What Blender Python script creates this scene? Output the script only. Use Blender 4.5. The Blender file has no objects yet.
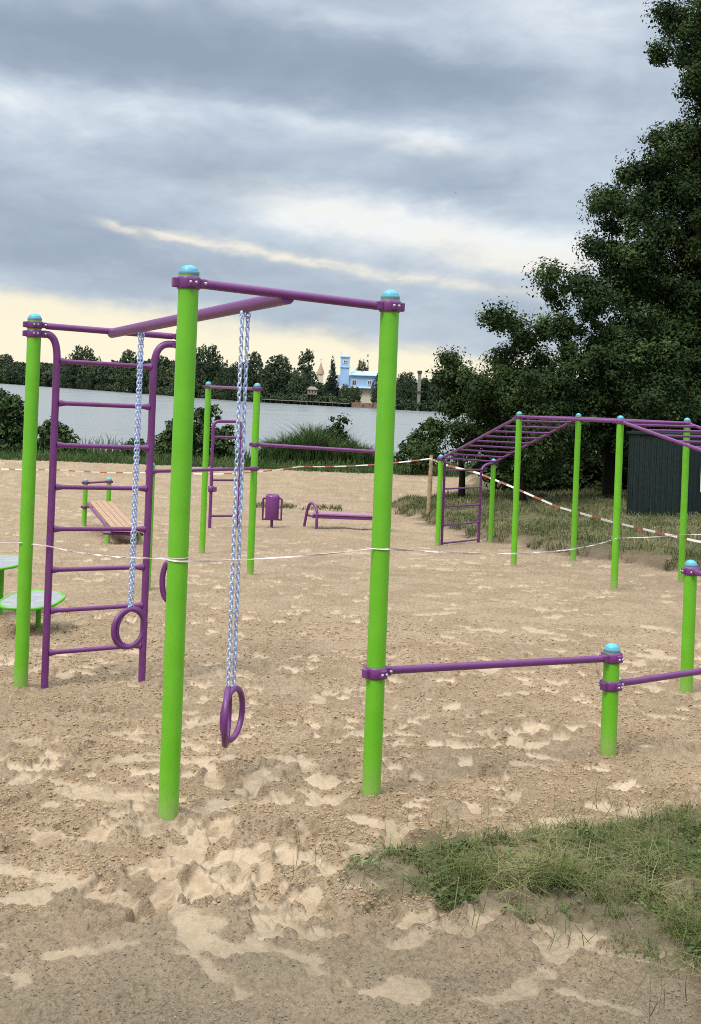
import bpy, bmesh, math, random
import numpy as np
from mathutils import Vector, Matrix

random.seed(7)
RNG = np.random.default_rng(11)
PI = math.pi
scene = bpy.context.scene
COL = scene.collection

# ------------------------------------------------------------------ camera maths
F = 1150.0                 # focal length in pixels
CX, CY = 350.5, 390.5      # optical axis on the picture (level camera, lens shifted)
ROLL = math.radians(2.2)
H = 1.6
cr, sr = math.cos(ROLL), math.sin(ROLL)

def ray(px, py):
    a = (px - CX) / F; b = (CY - py) / F
    return (a * cr - b * sr, a * sr + b * cr)     # X/Y, Z/Y

def P(px, py, Y):
    t, e = ray(px, py)
    return Vector((t * Y, Y, H + e * Y))

def proj(p):
    t = p[0] / p[1]; e = (p[2] - H) / p[1]
    a = t * cr + e * sr; b = -t * sr + e * cr
    return (CX + a * F, CY - b * F)

# ------------------------------------------------------------------ ground shape
SL = 57.0 / F
WATER = -2.2
SHX = np.array([-3000, -600, -213, -105, -26, 19, 61, 200, 3000.])
SHY = np.array([1500, 1000, 700, 470, 290, 240, 215, 195, 150.])
EDY = np.array([10, 13.5, 15, 16.6, 18.8, 20, 24, 28, 30, 31.5, 34, 40, 46, 60.])
EDX = np.array([9.5, 7.2, 5.9, 4.72, 3.42, 2.9, 1.95, 1.3, 1.35, 2.2, 3.2, 4.2, 5.0, 6.])
_ty = np.linspace(-60, 50, 1101)
_sl = np.where(_ty < 17, SL, np.where(_ty < 40, SL + (0.008 - SL) * (_ty - 17) / 23, 0.008))
_sl = np.where(_ty < -8, 0.0, _sl)
_tz = -np.cumsum(_sl) * (_ty[1] - _ty[0]); _tz -= np.interp(0, _ty, _tz)

def sstep(a, b, x):
    t = np.clip((x - a) / (b - a), 0, 1); return t * t * (3 - 2 * t)

def edge_x(y):
    y = np.asarray(y, float)
    return np.interp(y, EDY, EDX) + .16 * np.sin(y * 2.3) + .12 * np.sin(y * 5.1 + 1.3) + .07 * np.sin(y * 11.7 + .4)

def turf_mask(x, y):
    return sstep(0, .35, x - edge_x(y)) * sstep(60, 52, y)

def gnp(x, y):
    x = np.asarray(x, float); y = np.asarray(y, float)
    z = np.interp(y, _ty, _tz)
    d = x - edge_x(y)
    z = z + (.17 * sstep(-.05, .3, d) + .25 * sstep(.3, 6, d)) * sstep(56, 50, y)
    z = z - 2.6 * sstep(50.5, 57, y)
    sh = np.interp(x, SHX, SHY)
    z = z + 2.75 * sstep(-4, 2, y - sh) + 1.5 * sstep(2, 60, y - sh)
    return z

def gz(x, y): return float(gnp(x, y))

def G(px, py, ymax=60):
    lo, hi = 2.0, ymax
    for _ in range(50):
        m = .5 * (lo + hi); p = P(px, py, m)
        if p.z > gz(p.x, p.y): lo = m
        else: hi = m
    return P(px, py, .5 * (lo + hi))

def on(x, y): return Vector((x, y, gz(x, y)))

def _h(ix, iy, s):
    n = (ix.astype(np.int64) * 374761393 + iy.astype(np.int64) * 668265263 + s * 974634541) & 0x7fffffff
    n = ((n ^ (n >> 13)) * 1274126177) & 0x7fffffff
    n = (n ^ (n >> 16)) & 0xffffff
    return n / float(0xffffff)

def vn(x, y, s=0):
    ix = np.floor(x); iy = np.floor(y); fx = x - ix; fy = y - iy
    u = fx * fx * fx * (fx * (fx * 6 - 15) + 10); v = fy * fy * fy * (fy * (fy * 6 - 15) + 10)
    a = _h(ix, iy, s); b = _h(ix + 1, iy, s); c = _h(ix, iy + 1, s); d = _h(ix + 1, iy + 1, s)
    return (a * (1 - u) + b * u) * (1 - v) + (c * (1 - u) + d * u) * v

def fbm(x, y, s=0, o=3):
    t = 0; a = .5; n = 0
    for i in range(o):
        t = t + a * vn(x * 2 ** i + 13.7 * i, y * 2 ** i - 7.3 * i, s + i); n += a; a *= .5
    return t / n

# ------------------------------------------------------------------ materials
def newmat(name):
    m = bpy.data.materials.new(name); m.use_nodes = True
    nt = m.node_tree; b = nt.nodes['Principled BSDF']
    return m, nt, b

def N(nt, t, **kw):
    n = nt.nodes.new(t)
    for k, v in kw.items():
        if k.startswith('i_'):
            n.inputs[int(k[2:]) if k[2:].isdigit() else k[2:]].default_value = v
        else: setattr(n, k, v)
    return n

def L(nt, a, b): nt.links.new(a, b)

def mixc(nt, fac, a, b, blend='MIX'):
    n = nt.nodes.new('ShaderNodeMix'); n.data_type = 'RGBA'; n.blend_type = blend
    for sock, v in ((n.inputs[0], fac), (n.inputs[6], a), (n.inputs[7], b)):
        if hasattr(v, 'is_output'): L(nt, v, sock)
        elif isinstance(v, (int, float)): sock.default_value = v
        else: sock.default_value = (*v, 1) if len(v) == 3 else v
    return n.outputs[2]

def math_(nt, op, a, b=None, c=None, clamp=False):
    n = nt.nodes.new('ShaderNodeMath'); n.operation = op; n.use_clamp = clamp
    for i, v in enumerate((a, b, c)):
        if v is None: continue
        if hasattr(v, 'is_output'): L(nt, v, n.inputs[i])
        else: n.inputs[i].default_value = v
    return n.outputs[0]

def mrange(nt, v, a, b, c=0., d=1., smooth=True):
    n = nt.nodes.new('ShaderNodeMapRange')
    if smooth: n.interpolation_type = 'SMOOTHSTEP'
    L(nt, v, n.inputs[0])
    for i, q in enumerate((a, b, c, d)): n.inputs[i + 1].default_value = q
    return n.outputs[0]

def noise(nt, vec, scale, detail=3, rough=.5, dist=0):
    n = N(nt, 'ShaderNodeTexNoise'); n.inputs['Scale'].default_value = scale
    n.inputs['Detail'].default_value = detail; n.inputs['Roughness'].default_value = rough
    n.inputs['Distortion'].default_value = dist
    if vec is not None: L(nt, vec, n.inputs['Vector'])
    return n.outputs['Fac']

def geo_pos(nt): return N(nt, 'ShaderNodeNewGeometry').outputs['Position']

def paint(name, col, rough=.4, spec=.5, var=.12, dust=.0, metallic=0, scale=14):
    m, nt, b = newmat(name)
    p = geo_pos(nt)
    n1 = noise(nt, p, scale, 4, .6); n2 = noise(nt, p, scale * 9, 3)
    dark = tuple(c * (1 - var) for c in col); lite = tuple(min(1, c * (1 + var)) for c in col)
    c = mixc(nt, mrange(nt, n1, .3, .7), dark, lite)
    if dust > 0:
        c = mixc(nt, mrange(nt, n2, .55, .8, 0, dust), c, (.33, .27, .2))
    L(nt, c, b.inputs['Base Color'])
    L(nt, mrange(nt, n1, .2, .8, rough * .85, min(1, rough * 1.2)), b.inputs['Roughness'])
    b.inputs['Specular IOR Level'].default_value = spec; b.inputs['Metallic'].default_value = metallic
    return m

def leafmat(name, dark, mid, lite, scale=.6, rough=.75):
    m, nt, b = newmat(name)
    r = N(nt, 'ShaderNodeNewGeometry').outputs['Random Per Island']
    n = noise(nt, geo_pos(nt), scale, 2)
    n5 = noise(nt, geo_pos(nt), scale * 4, 2)
    c = mixc(nt, math_(nt, 'ADD', math_(nt, 'MULTIPLY', r, .25), math_(nt, 'MULTIPLY', n5, .75)), dark, mid)
    f = math_(nt, 'MULTIPLY', mrange(nt, n, .42, .68), mrange(nt, r, 0, 1.0, .45, 1), clamp=True)
    c = mixc(nt, f, c, lite)
    L(nt, c, b.inputs['Base Color']); b.inputs['Roughness'].default_value = rough
    b.inputs['Specular IOR Level'].default_value = .10
    return m

M = {}
M['green'] = paint('lime_green_powder_coat', (.085, .385, .012), .42, .45, .06, .10)
def post_mat():
    m, nt, b = newmat('lime_green_powder_coat')
    p = geo_pos(nt); n1 = noise(nt, p, 9, 4, .6); n2 = noise(nt, p, 120, 3, .6)
    mp = N(nt, 'ShaderNodeMapping'); L(nt, p, mp.inputs[0]); mp.inputs['Scale'].default_value = (60, 60, 5)
    n3 = noise(nt, mp.outputs[0], 1.0, 3, .6)
    at = N(nt, 'ShaderNodeAttribute'); at.attribute_name = 'foot'
    c = mixc(nt, mrange(nt, n1, .3, .7), (.115, .39, .013), (.13, .42, .016))
    c = mixc(nt, mrange(nt, n3, .60, .78, 0, .22), c, (.26, .40, .14))
    d = math_(nt, 'MULTIPLY', mrange(nt, math_(nt, 'ADD', at.outputs['Fac'], math_(nt, 'MULTIPLY', math_(nt, 'SUBTRACT', n2, .5), .5)), .20, -0.06), .5)
    c = mixc(nt, d, c, (.40, .32, .20))
    L(nt, c, b.inputs['Base Color']); L(nt, mrange(nt, n1, .25, .75, .34, .52), b.inputs['Roughness']); b.inputs['Specular IOR Level'].default_value = .45
    return m
M['post'] = post_mat()
M['purple'] = paint('purple_powder_coat', (.140, .028, .148), .38, .5, .1, .10)
M['cap'] = paint('cyan_plastic_cap', (.075, .38, .50), .4, .5, .06)
M['steel'] = paint('galvanised_chain_steel', (.47, .55, .80), .4, .5, .12, 0, .45)
M['caprim'] = paint('grey_blue_cap_rim', (.13, .24, .33), .5, .4, .06)
M['bolt'] = paint('zinc_bolt', (.42, .40, .44), .35, .5, .05, 0, .6)
M['rubber'] = paint('grey_platform_tread', (.26, .27, .27), .7, .3, .12, .25)
M['wood'] = paint('planed_board', (.36, .225, .135), .6, .3, .2, 0, scale=25)
M['stake'] = paint('weathered_stake', (.30, .21, .12), .8, .2, .25)
M['bark'] = paint('bark', (.018, .016, .012), .9, .1, .3)
M['benchtop'] = paint('pale_bench_board', (.30, .15, .23), .6, .3, .1)
M['shedgreen'] = paint('dark_teal_sheet', (.006, .016, .014), .55, .35, .2)
M['white'] = paint('off_white_paint', (.72, .72, .70), .6, .3, .05)
M['cream'] = paint('cream_render', (.62, .56, .44), .8, .2, .1)
M['blue'] = paint('sky_blue_render', (.33, .49, .70), .8, .2, .06, scale=1)
M['blueroof'] = paint('blue_sheet_roof', (.36, .54, .76), .55, .3, .08, scale=1)
M['glassdark'] = paint('dark_window_glass', (.03, .04, .05), .15, .5, .1)
M['brick'] = paint('old_brick', (.20, .12, .09), .85, .2, .3, scale=4)
M['stone'] = paint('grey_stone', (.22, .20, .17), .85, .2, .3, scale=3)
M['gold'] = paint('gilded_spire', (.36, .25, .17), .6, .3, .1)
M['darkroof'] = paint('dark_pole', (.05, .045, .045), .7, .3, .2)
M['gull'] = paint('white_feathers', (.8, .8, .8), .7, .2, .05)
M['crow'] = paint('dark_feathers', (.03, .03, .035), .7, .2, .05)
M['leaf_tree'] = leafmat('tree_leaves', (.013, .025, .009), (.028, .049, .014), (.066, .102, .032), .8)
M['leaf_tree2'] = leafmat('tree_leaves_mid', (.015, .028, .009), (.032, .056, .017), (.074, .110, .036), .8)
M['leaf_bush'] = leafmat('bush_leaves', (.026, .046, .018), (.048, .080, .028), (.080, .115, .040), .8)
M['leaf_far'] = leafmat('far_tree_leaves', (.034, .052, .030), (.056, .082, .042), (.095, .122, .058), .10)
M['leaf_conifer'] = leafmat('conifer_needles', (.012, .022, .018), (.018, .032, .022), (.028, .04, .028), .1)
M['reed'] = leafmat('reed_blades', (.036, .066, .020), (.060, .105, .032), (.105, .145, .050), .7)
M['grass'] = leafmat('grass_blades', (.062, .078, .024), (.118, .138, .042), (.235, .215, .095), 3.5)
M['weed'] = leafmat('weed_leaves', (.045, .075, .025), (.085, .125, .04), (.13, .16, .06), 6)
M['drygrass'] = leafmat('dry_bank_grass', (.060, .080, .028), (.125, .140, .055), (.27, .24, .12), 1.2)

def stripe_mat():
    m, nt, b = newmat('red_white_tape')
    uv = N(nt, 'ShaderNodeAttribute'); uv.attribute_name = 'along'
    s = math_(nt, 'FRACT', math_(nt, 'MULTIPLY', uv.outputs['Fac'], 2.0))
    f = math_(nt, 'GREATER_THAN', s, .56)
    L(nt, mixc(nt, f, (.78, .74, .68), (.36, .12, .085)), b.inputs['Base Color'])
    b.inputs['Roughness'].default_value = .45
    return m
M['tape'] = stripe_mat()
M['twist'] = paint('twisted_pale_tape', (.66, .53, .50), .5, .3, .3, scale=6)

# ------------------------------------------------------------------ mesh helpers
class MB:
    def __init__(self): self.v = []; self.f = []; self.flat = set()
    def add(self, vs, fs, flat=False):
        o = len(self.v); self.v += [Vector(p) for p in vs]
        for q in fs:
            if flat: self.flat.add(len(self.f))
            self.f.append([i + o for i in q])
    def tube(self, path, r, seg=16, closed=False, caps=True):
        path = [Vector(p) for p in path]; n = len(path)
        rs = list(r) if hasattr(r, '__len__') else [r] * n
        tang = []
        for i in range(n):
            a = path[(i - 1) % n if closed else max(i - 1, 0)]; b = path[(i + 1) % n if closed else min(i + 1, n - 1)]
            tang.append((b - a).normalized())
        up = Vector((0, 0, 1)) if abs(tang[0].z) < .9 else Vector((1, 0, 0))
        x = tang[0].cross(up).normalized(); vs = []; fs = []
        for i in range(n):
            t = tang[i]; x = (x - t * x.dot(t)).normalized(); y = t.cross(x)
            for k in range(seg):
                a = 2 * PI * k / seg
                vs.append(path[i] + (x * math.cos(a) + y * math.sin(a)) * rs[i])
        for i in range(n if closed else n - 1):
            j = (i + 1) % n
            for k in range(seg):
                k2 = (k + 1) % seg
                fs.append((i * seg + k, i * seg + k2, j * seg + k2, j * seg + k))
        self.add(vs, fs)
        if caps and not closed:
            self.add(vs[:seg], [list(range(seg))[::-1]], True); self.add(vs[-seg:], [list(range(seg))], True)
    def lathe(self, c, prof, seg=28, axis=None):
        c = Vector(c); R = Matrix.Identity(3)
        if axis is not None: R = Vector((0, 0, 1)).rotation_difference(Vector(axis)).to_matrix()
        vs = []; fs = []
        for (r, z) in prof:
            for k in range(seg):
                a = 2 * PI * k / seg
                vs.append(c + R @ Vector((r * math.cos(a), r * math.sin(a), z)))
        for i in range(len(prof) - 1):
            for k in range(seg):
                k2 = (k + 1) % seg
                fs.append((i * seg + k, i * seg + k2, (i + 1) * seg + k2, (i + 1) * seg + k))
        self.add(vs, fs)
        if prof[0][0] > 1e-4: self.add(vs[:seg], [list(range(seg))[::-1]], True)
        if prof[-1][0] > 1e-4: self.add(vs[-seg:], [list(range(seg))], True)
    def box(self, c, size, rot=None, bev=0.0):
        bm = bmesh.new(); bmesh.ops.create_cube(bm, size=1)
        bmesh.ops.scale(bm, vec=size, verts=bm.verts)
        if bev: bmesh.ops.bevel(bm, geom=bm.edges[:], offset=bev, segments=2, affect='EDGES', profile=.5)
        R = rot if rot is not None else Matrix.Identity(3); c = Vector(c)
        bm.verts.index_update()
        self.add([c + R @ v.co for v in bm.verts], [[v.index for v in f.verts] for f in bm.faces], True)
        bm.free()
    def prism(self, pts, d, flat=True):
        n = len(pts); pts = [Vector(p) for p in pts]; d = Vector(d)
        vs = pts + [p + d for p in pts]
        fs = [list(range(n))[::-1], list(range(n, 2 * n))] + [(i, (i + 1) % n, n + (i + 1) % n, n + i) for i in range(n)]
        self.add(vs, fs, flat)
    def build(self, name, mat, parent=None, loc=None):
        org = Vector((0, 0, 0)) if loc is None else Vector(loc)
        p = parent
        while p is not None: org = org + p.location; p = p.parent
        me = bpy.data.meshes.new(name)
        me.from_pydata([tuple(v - org) for v in self.v], [], self.f)
        me.polygons.foreach_set('use_smooth', [i not in self.flat for i in range(len(self.f))])
        me.materials.append(mat); me.update()
        o = bpy.data.objects.new(name, me); COL.objects.link(o)
        o.parent = parent
        if loc is not None: o.location = loc
        return o

def tag(o, label=None, cat=None, group=None, kind=None):
    if label: o['label'] = label
    if cat: o['category'] = cat
    if group: o['group'] = group
    if kind: o['kind'] = kind
    return o

def thing(name, label, cat, loc, group=None):
    o = bpy.data.objects.new(name, None); COL.objects.link(o); o.location = loc; o.empty_display_size = .2
    return tag(o, label, cat, group)

def copy_tree(o, parent=None):
    c = o.copy(); COL.objects.link(c); c.parent = parent
    for ch in list(o.children): copy_tree(ch, c)
    return c

def npmesh(name, V, Fq, mat, parent=None, loc=None, smooth=False, attrs=None):
    org = Vector((0, 0, 0)) if loc is None else Vector(loc)
    p = parent
    while p is not None: org = org + p.location; p = p.parent
    V = np.asarray(V, float) - np.array(org)
    me = bpy.data.meshes.new(name); k = Fq.shape[1]
    me.vertices.add(len(V)); me.vertices.foreach_set('co', V.astype(np.float32).ravel())
    me.loops.add(Fq.size); me.loops.foreach_set('vertex_index', Fq.astype(np.int32).ravel())
    me.polygons.add(len(Fq)); me.polygons.foreach_set('loop_start', np.arange(0, Fq.size, k, dtype=np.int32))
    me.polygons.foreach_set('use_smooth', np.full(len(Fq), smooth))
    for an, av in (attrs or {}).items():
        a = me.attributes.new(an, 'FLOAT', 'POINT'); a.data.foreach_set('value', av.astype(np.float32).ravel())
    me.materials.append(mat); me.update(calc_edges=True)
    o = bpy.data.objects.new(name, me); COL.objects.link(o); o.parent = parent
    if loc is not None: o.location = loc
    return o

def bez(a, b, c, n=8):
    a, b, c = Vector(a), Vector(b), Vector(c)
    return [a * (1 - t) ** 2 + b * 2 * t * (1 - t) + c * t * t for t in [i / n for i in range(n + 1)]]

# ------------------------------------------------------------------ GROUND SHEET
def seg_d(x, y, a, b):
    ax, ay, bx, by = a[0], a[1], b[0], b[1]
    dx, dy = bx - ax, by - ay; t = np.clip(((x - ax) * dx + (y - ay) * dy) / (dx * dx + dy * dy), 0, 1)
    return np.hypot(x - ax - t * dx, y - ay - t * dy)

GRASS_PX = [(338, 880), (388, 860), (428, 838), (480, 836), (560, 832), (620, 822), (660, 812), (705, 806), (760, 800), (860, 840), (860, 1060),
            (720, 1060), (692, 1020), (682, 985), (640, 950), (590, 934), (520, 920), (450, 916), (420, 905), (380, 893)]
GRASS_POLY = [(G(px, py).x, G(px, py).y) for px, py in GRASS_PX]

def inpoly(x, y, poly):
    r = np.zeros(np.shape(x), bool); n = len(poly)
    for i in range(n):
        x1, y1 = poly[i]; x2, y2 = poly[(i + 1) % n]
        c = ((y1 > y) != (y2 > y)) & (x < (x2 - x1) * (y - y1) / (y2 - y1 + 1e-12) + x1)
        r ^= c
    return r

def polydist(x, y, poly):
    d = np.full(np.shape(x), 1e9)
    for i in range(len(poly)): d = np.minimum(d, seg_d(x, y, poly[i], poly[(i + 1) % len(poly)]))
    return np.where(inpoly(x, y, poly), d, -d)

def soft(x, y, smallonly=False):
    """height detail and masks of the loose sand"""
    near = sstep(54, 48, y)
    und = (.06 * (fbm(x / 1.3, y / 1.3, 3) - .5) + .038 * (fbm(x / .42, y / .30, 5) - .5)) * near
    return und

POSTS = {}
ys = 1 / np.linspace(1 / 2.75, 1 / 50., 720)
ys = np.concatenate([[-60, -35, -20, -10, -5, -2, 0, 1, 1.8, 2.4], ys,
                     [50.4, 50.9, 51.5, 52.2, 53, 54, 55, 56, 58, 63, 75, 100, 135, 142], np.arange(146, 560, 6.), np.arange(560, 1020, 14.), [1100, 1300, 1500, 1510, 1800, 2600, 4500]])
us = np.linspace(-.36, .36, 900)
side = .36 + (np.linspace(0, 1, 42)[1:] ** 2.2) * 3.2
us = np.concatenate([-side[::-1], us, side])
UU, YY = np.meshgrid(us, ys)
XX = UU * np.maximum(YY, 2.75)
ZZ = gnp(XX, YY)
rows, cols = XX.shape
nearM = (YY < 50.2) & (YY > 1.5)
_rr = np.where((ys < 50.2) & (ys > 1.5))[0]; r0, r1 = _rr[0], _rr[-1] + 1
x = XX[r0:r1]; y = YY[r0:r1]
und = soft(x, y)
tm = turf_mask(x, y)
wx = (fbm(x / .25, y / .25, 21) - .5) * .30; wy = (fbm(x / .25, y / .25, 22) - .5) * .30
zone = fbm(x / 1.6, y / 2.2, 31)
n1 = .6 * vn((x + wx) / .26, (y + wy) / .20, 41) + .4 * vn((x + wx) / .13 + 5, (y + wy) / .12, 42)
bias = .05 * np.exp(-((y - 6.0) / 1.3) ** 2) + .10 * np.exp(-((y - 4.7) / .6) ** 2) * sstep(.2, -.8, x) - .05 * sstep(8, 12, y)
pale = sstep(.765, .81, n1 + .42 * (zone - .5) + bias)
damp = sstep(.35, .62, fbm((x + wx) / .5, (y + wy) / .4, 51, 4))
clod = fbm(x / .040, y / .040, 91, 3); clod2 = .6 * vn(x / .022, y / .022, 95) + .4 * vn(x / .012, y / .012, 96); edge_n = fbm(x / .07, y / .07, 97)
streaks = [((20, 830), (120, 860), .04), ((60, 868), (212, 935), .055), ((180, 950), (245, 1002), .035), ((0, 893), (95, 872), .045), ((20, 955), (165, 942), .04),
           ((405, 945), (440, 928), .04), ((480, 1002), (545, 970), .05), ((230, 960), (300, 925), .04), ((0, 940), (25, 1000), .03), ((5, 815), (90, 792), .07),
           ((60, 800), (150, 800), .06), ((190, 860), (260, 870), .045), ((300, 965), (350, 985), .03), ((560, 985), (620, 1010), .04), ((0, 862), (60, 868), .06),
           ((100, 760), (330, 765), .05), ((0, 745), (150, 735), .05), ((20, 770), (150, 755), .05), ((150, 735), (250, 715), .045)]
for a, b, w in streaks:
    A = G(*a); B = G(*b)
    d = seg_d(x + wx * .35, y + wy * .35, A, B)
    k = sstep(1.2, .5, d / w + 1.8 * (edge_n - .5)) * sstep(.34, .52, fbm(x / .16, y / .16, 61))
    pale = np.maximum(pale, .9 * k)
dirt = .88 * sstep(-.55, .5, (3.80 - y) + 1.5 * (fbm(x / .45, y / .45, 71, 4) - .5) + .13 * np.clip(x, -1, 2))
gd = polydist(x, y, GRASS_POLY) + .10 * (fbm(x / .12, y / .12, 81) - .5) * 2
lawn = sstep(-.04, .06, gd)
print_h = np.zeros(x.shape); prints = np.zeros(x.shape)
ysl = ys[r0:r1]
def stamp(fx, fy, ang, la, lb, depth, ridge_h, paleness):
    R = la * 1.9
    i0, i1 = np.searchsorted(ysl, [fy - R, fy + R]); 
    if i1 <= i0: return
    j0, j1 = np.searchsorted(us, [(fx - R) / max(fy, 2.75), (fx + R) / max(fy, 2.75)])
    if j1 <= j0: return
    S = (slice(i0, i1), slice(j0, j1))
    lx = (x[S] - fx) * math.cos(ang) + (y[S] - fy) * math.sin(ang); ly = -(x[S] - fx) * math.sin(ang) + (y[S] - fy) * math.cos(ang)
    ly = ly * (1 + .35 * lx / la)
    q = np.sqrt((lx / la) ** 2 + (ly / lb) ** 2) + .55 * (edge_n[S] - .5)
    print_h[S] += -depth * sstep(1.08, .8, q) + ridge_h * np.exp(-((q - 1.35) / .25) ** 2)
    if paleness: prints[S] = np.maximum(prints[S], paleness * sstep(1.02, .86, q))
for i in range(1500):
    fy = 3.7 + 16 * RNG.random() ** 1.6; fx = (RNG.random() - .5) * .74 * fy
    p_ = .08 + .62 * math.exp(-((fx + .45) / .9) ** 2 - ((fy - 5.9) / 1.1) ** 2) + .50 * math.exp(-((fx - .35) / .5) ** 2 - ((fy - 6.6) / .9) ** 2) + .03 * (fy > 8)
    if float(fbm(np.array([fx / .9]), np.array([fy / 1.1]), 33)[0]) + p_ < .62: continue
    la = random.uniform(.05, .115); stamp(fx, fy, random.gauss(.35, .7) + (PI / 2 if random.random() < .4 else 0), la, la * random.uniform(.38, .6), random.uniform(.004, .012), .005, random.choice((1, .8, .6)))
for i in range(170):
    fy = 3.9 + 9.5 * RNG.random() ** 1.4; fx = (RNG.random() - .5) * .72 * fy
    stamp(fx, fy, RNG.random() * PI, .15, .06, .022, .012, 0)
pale = np.maximum(pale * .62, prints * np.where(y < 5, .8, 1))
rough = (1 - .85 * pale) * (1 - .2 * dirt)
lump = np.abs(fbm(x / .13, y / .10, 107, 3) - .5) * 2
fore = sstep(4.6, 3.8, y)
dz = und + rough * (.020 * lump * sstep(.42, .62, fbm(x / .5, y / .4, 109)) + 0.016 * fore * (fbm(x / .09, y / .09, 111) - .4) + .018 * (np.abs(clod - .5) * 2) ** .8 +   .015 * clod2 - .010) + print_h * (1 - .4 * dirt) - .006 * pale
dz = dz * (1 - .5 * tm)
dz += .012 * lawn
for q_ in (G(168, 821), G(371, 799), G(20.5, 690), G(608, 755), G(686, 695), G(202, 553), G(250, 575), G(513, 567), G(614, 589), G(573, 562), G(681, 583)):
    dd_ = np.hypot(x - q_.x + .02, y - q_.y)
    dz += .016 * np.exp(-(dd_ / .09) ** 2) * (.2 + 1.4 * clod) - .022 * np.exp(-((dd_ - .19) / .06) ** 2) * edge_n
    damp = np.maximum(damp, .9 * np.exp(-(dd_ / .13) ** 2)); pale = pale * (1 - .8 * np.exp(-(dd_ / .10) ** 2))  # sand round each post foot darkened to paint in contact shade
ridge = np.exp(-((x - edge_x(y)) / .22) ** 2) * (y < 31)
dz += ridge * .08 * (fbm(x / .15, y / .15, 99) - .35)
ZZ[r0:r1] += dz
def full(v): a = np.zeros(XX.shape); a[r0:r1] = v; return a
far = (YY > 50.2).astype(float)
A = {'pale': full(pale * (1 - tm)), 'damp': full(damp), 'dirt': full(dirt), 'lawn': np.maximum(full(np.maximum(lawn, 0)), 0),
     'turf': np.maximum(full(np.clip(tm + 1.2 * sstep(43.6, 44.6, y + 1.4 * (fbm(x / 2, y / 2, 17) - .5)), 0, 1)), far), 'ridge': full(ridge)}
CL = full(clod)
A['clod'] = CL
A_MASK = A['pale']

def gfull(xx, yy):
    """height of the built sheet at points (nearest-cell bilinear)"""
    u = xx / np.maximum(yy, 2.75)
    i = np.clip(np.searchsorted(ys, yy) - 1, 0, len(ys) - 2); j = np.clip(np.searchsorted(us, u) - 1, 0, len(us) - 2)
    fy = (yy - ys[i]) / (ys[i + 1] - ys[i]); fx = (u - us[j]) / (us[j + 1] - us[j])
    return (ZZ[i, j] * (1 - fx) + ZZ[i, j + 1] * fx) * (1 - fy) + (ZZ[i + 1, j] * (1 - fx) + ZZ[i + 1, j + 1] * fx) * fy

def ground_mat():
    m, nt, b = newmat('sand_and_soil')
    at = {}
    for k in ('pale', 'damp', 'dirt', 'lawn', 'turf', 'ridge', 'clod'):
        n = N(nt, 'ShaderNodeAttribute'); n.attribute_name = k; at[k] = n.outputs['Fac']
    p = geo_pos(nt)
    nf = noise(nt, p, 62, 5, .8); nm = noise(nt, p, 9, 4, .65); ng = noise(nt, p, 190, 3, .7); nl = noise(nt, p, 1.1, 3)
    nq = noise(nt, p, 26, 5, .75); nw = noise(nt, p, 3.2, 4, .6); nh = noise(nt, p, 105, 3, .7)
    c = mixc(nt, mrange(nt, at['damp'], 0, 1), (.345, .254, .163), (.285, .207, .130))  # damp tone, with the painted post-foot shade mixed in
    c = mixc(nt, mrange(nt, nw, .42, .66, 0, .4), c, (.37, .276, .18))
    c = mixc(nt, mrange(nt, nq, .46, .36, 0, .4), c, (.415, .315, .21))
    c = mixc(nt, mrange(nt, nq, .55, .60, 0, .68), c, (.165, .118, .072))  # dark flecks: small crumb shadows painted into the sand colour
    c = mixc(nt, mrange(nt, nf, .55, .60, 0, .62), c, (.155, .11, .068))  # finer crumb shadows, painted the same way
    c = mixc(nt, mrange(nt, nh, .56, .61, 0, .40), c, (.20, .138, .08))  # finest painted crumb shadows
    c = mixc(nt, mrange(nt, at['clod'], .46, .28, 0, .35), c, (.22, .15, .09))
    pf = math_(nt, 'MULTIPLY', at['pale'], mrange(nt, nm, .2, .5, .6, .97))
    c = mixc(nt, pf, c, (.440, .340, .230))
    c = mixc(nt, mrange(nt, nf, .60, .65, 0, .25), c, (.28, .20, .12))  # painted crumb shadows again, fainter, over the pale sand
    grey = mixc(nt, mrange(nt, nf, .40, .64), (.222, .172, .115), (.118, .090, .058))
    grey = mixc(nt, mrange(nt, nq, .50, .66, 0, .6), grey, (.11, .088, .06))
    grey = mixc(nt, mrange(nt, nl, .42, .66, 0, .5), grey, (.26, .205, .138))
    grey = mixc(nt, math_(nt, 'MULTIPLY', at['pale'], .5), grey, (.345, .27, .18))
    c = mixc(nt, math_(nt, 'MULTIPLY', at['dirt'], mrange(nt, nm, .25, .6, .7, 1)), c, grey)
    c = mixc(nt, math_(nt, 'MULTIPLY', at['lawn'], .7), c, (.105, .085, .052))
    tc = mixc(nt, mrange(nt, nm, .35, .65), (.065, .07, .03), (.14, .115, .066))
    c = mixc(nt, at['turf'], c, tc)
    c = mixc(nt, math_(nt, 'MULTIPLY', at['ridge'], .8), c, (.085, .06, .04))
    c = mixc(nt, mrange(nt, ng, .70, .74, 0, .25), c, (.45, .39, .30))
    c = mixc(nt, mrange(nt, ng, .37, .31, 0, .55), c, (.07, .052, .036))
    L(nt, c, b.inputs['Base Color']); b.inputs['Roughness'].default_value = .92; b.inputs['Specular IOR Level'].default_value = .15
    bp = N(nt, 'ShaderNodeBump'); L(nt, mrange(nt, at['pale'], 0, 1, .9, .35), bp.inputs['Strength']); bp.inputs['Distance'].default_value = .0085
    L(nt, math_(nt, 'ADD', math_(nt, 'ADD', nf, nq), nh), bp.inputs['Height']); L(nt, bp.outputs[0], b.inputs['Normal'])
    return m
idx = np.arange(rows * cols).reshape(rows, cols)
FQ = np.stack([idx[:-1, :-1], idx[:-1, 1:], idx[1:, 1:], idx[1:, :-1]], -1).reshape(-1, 4)
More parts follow.
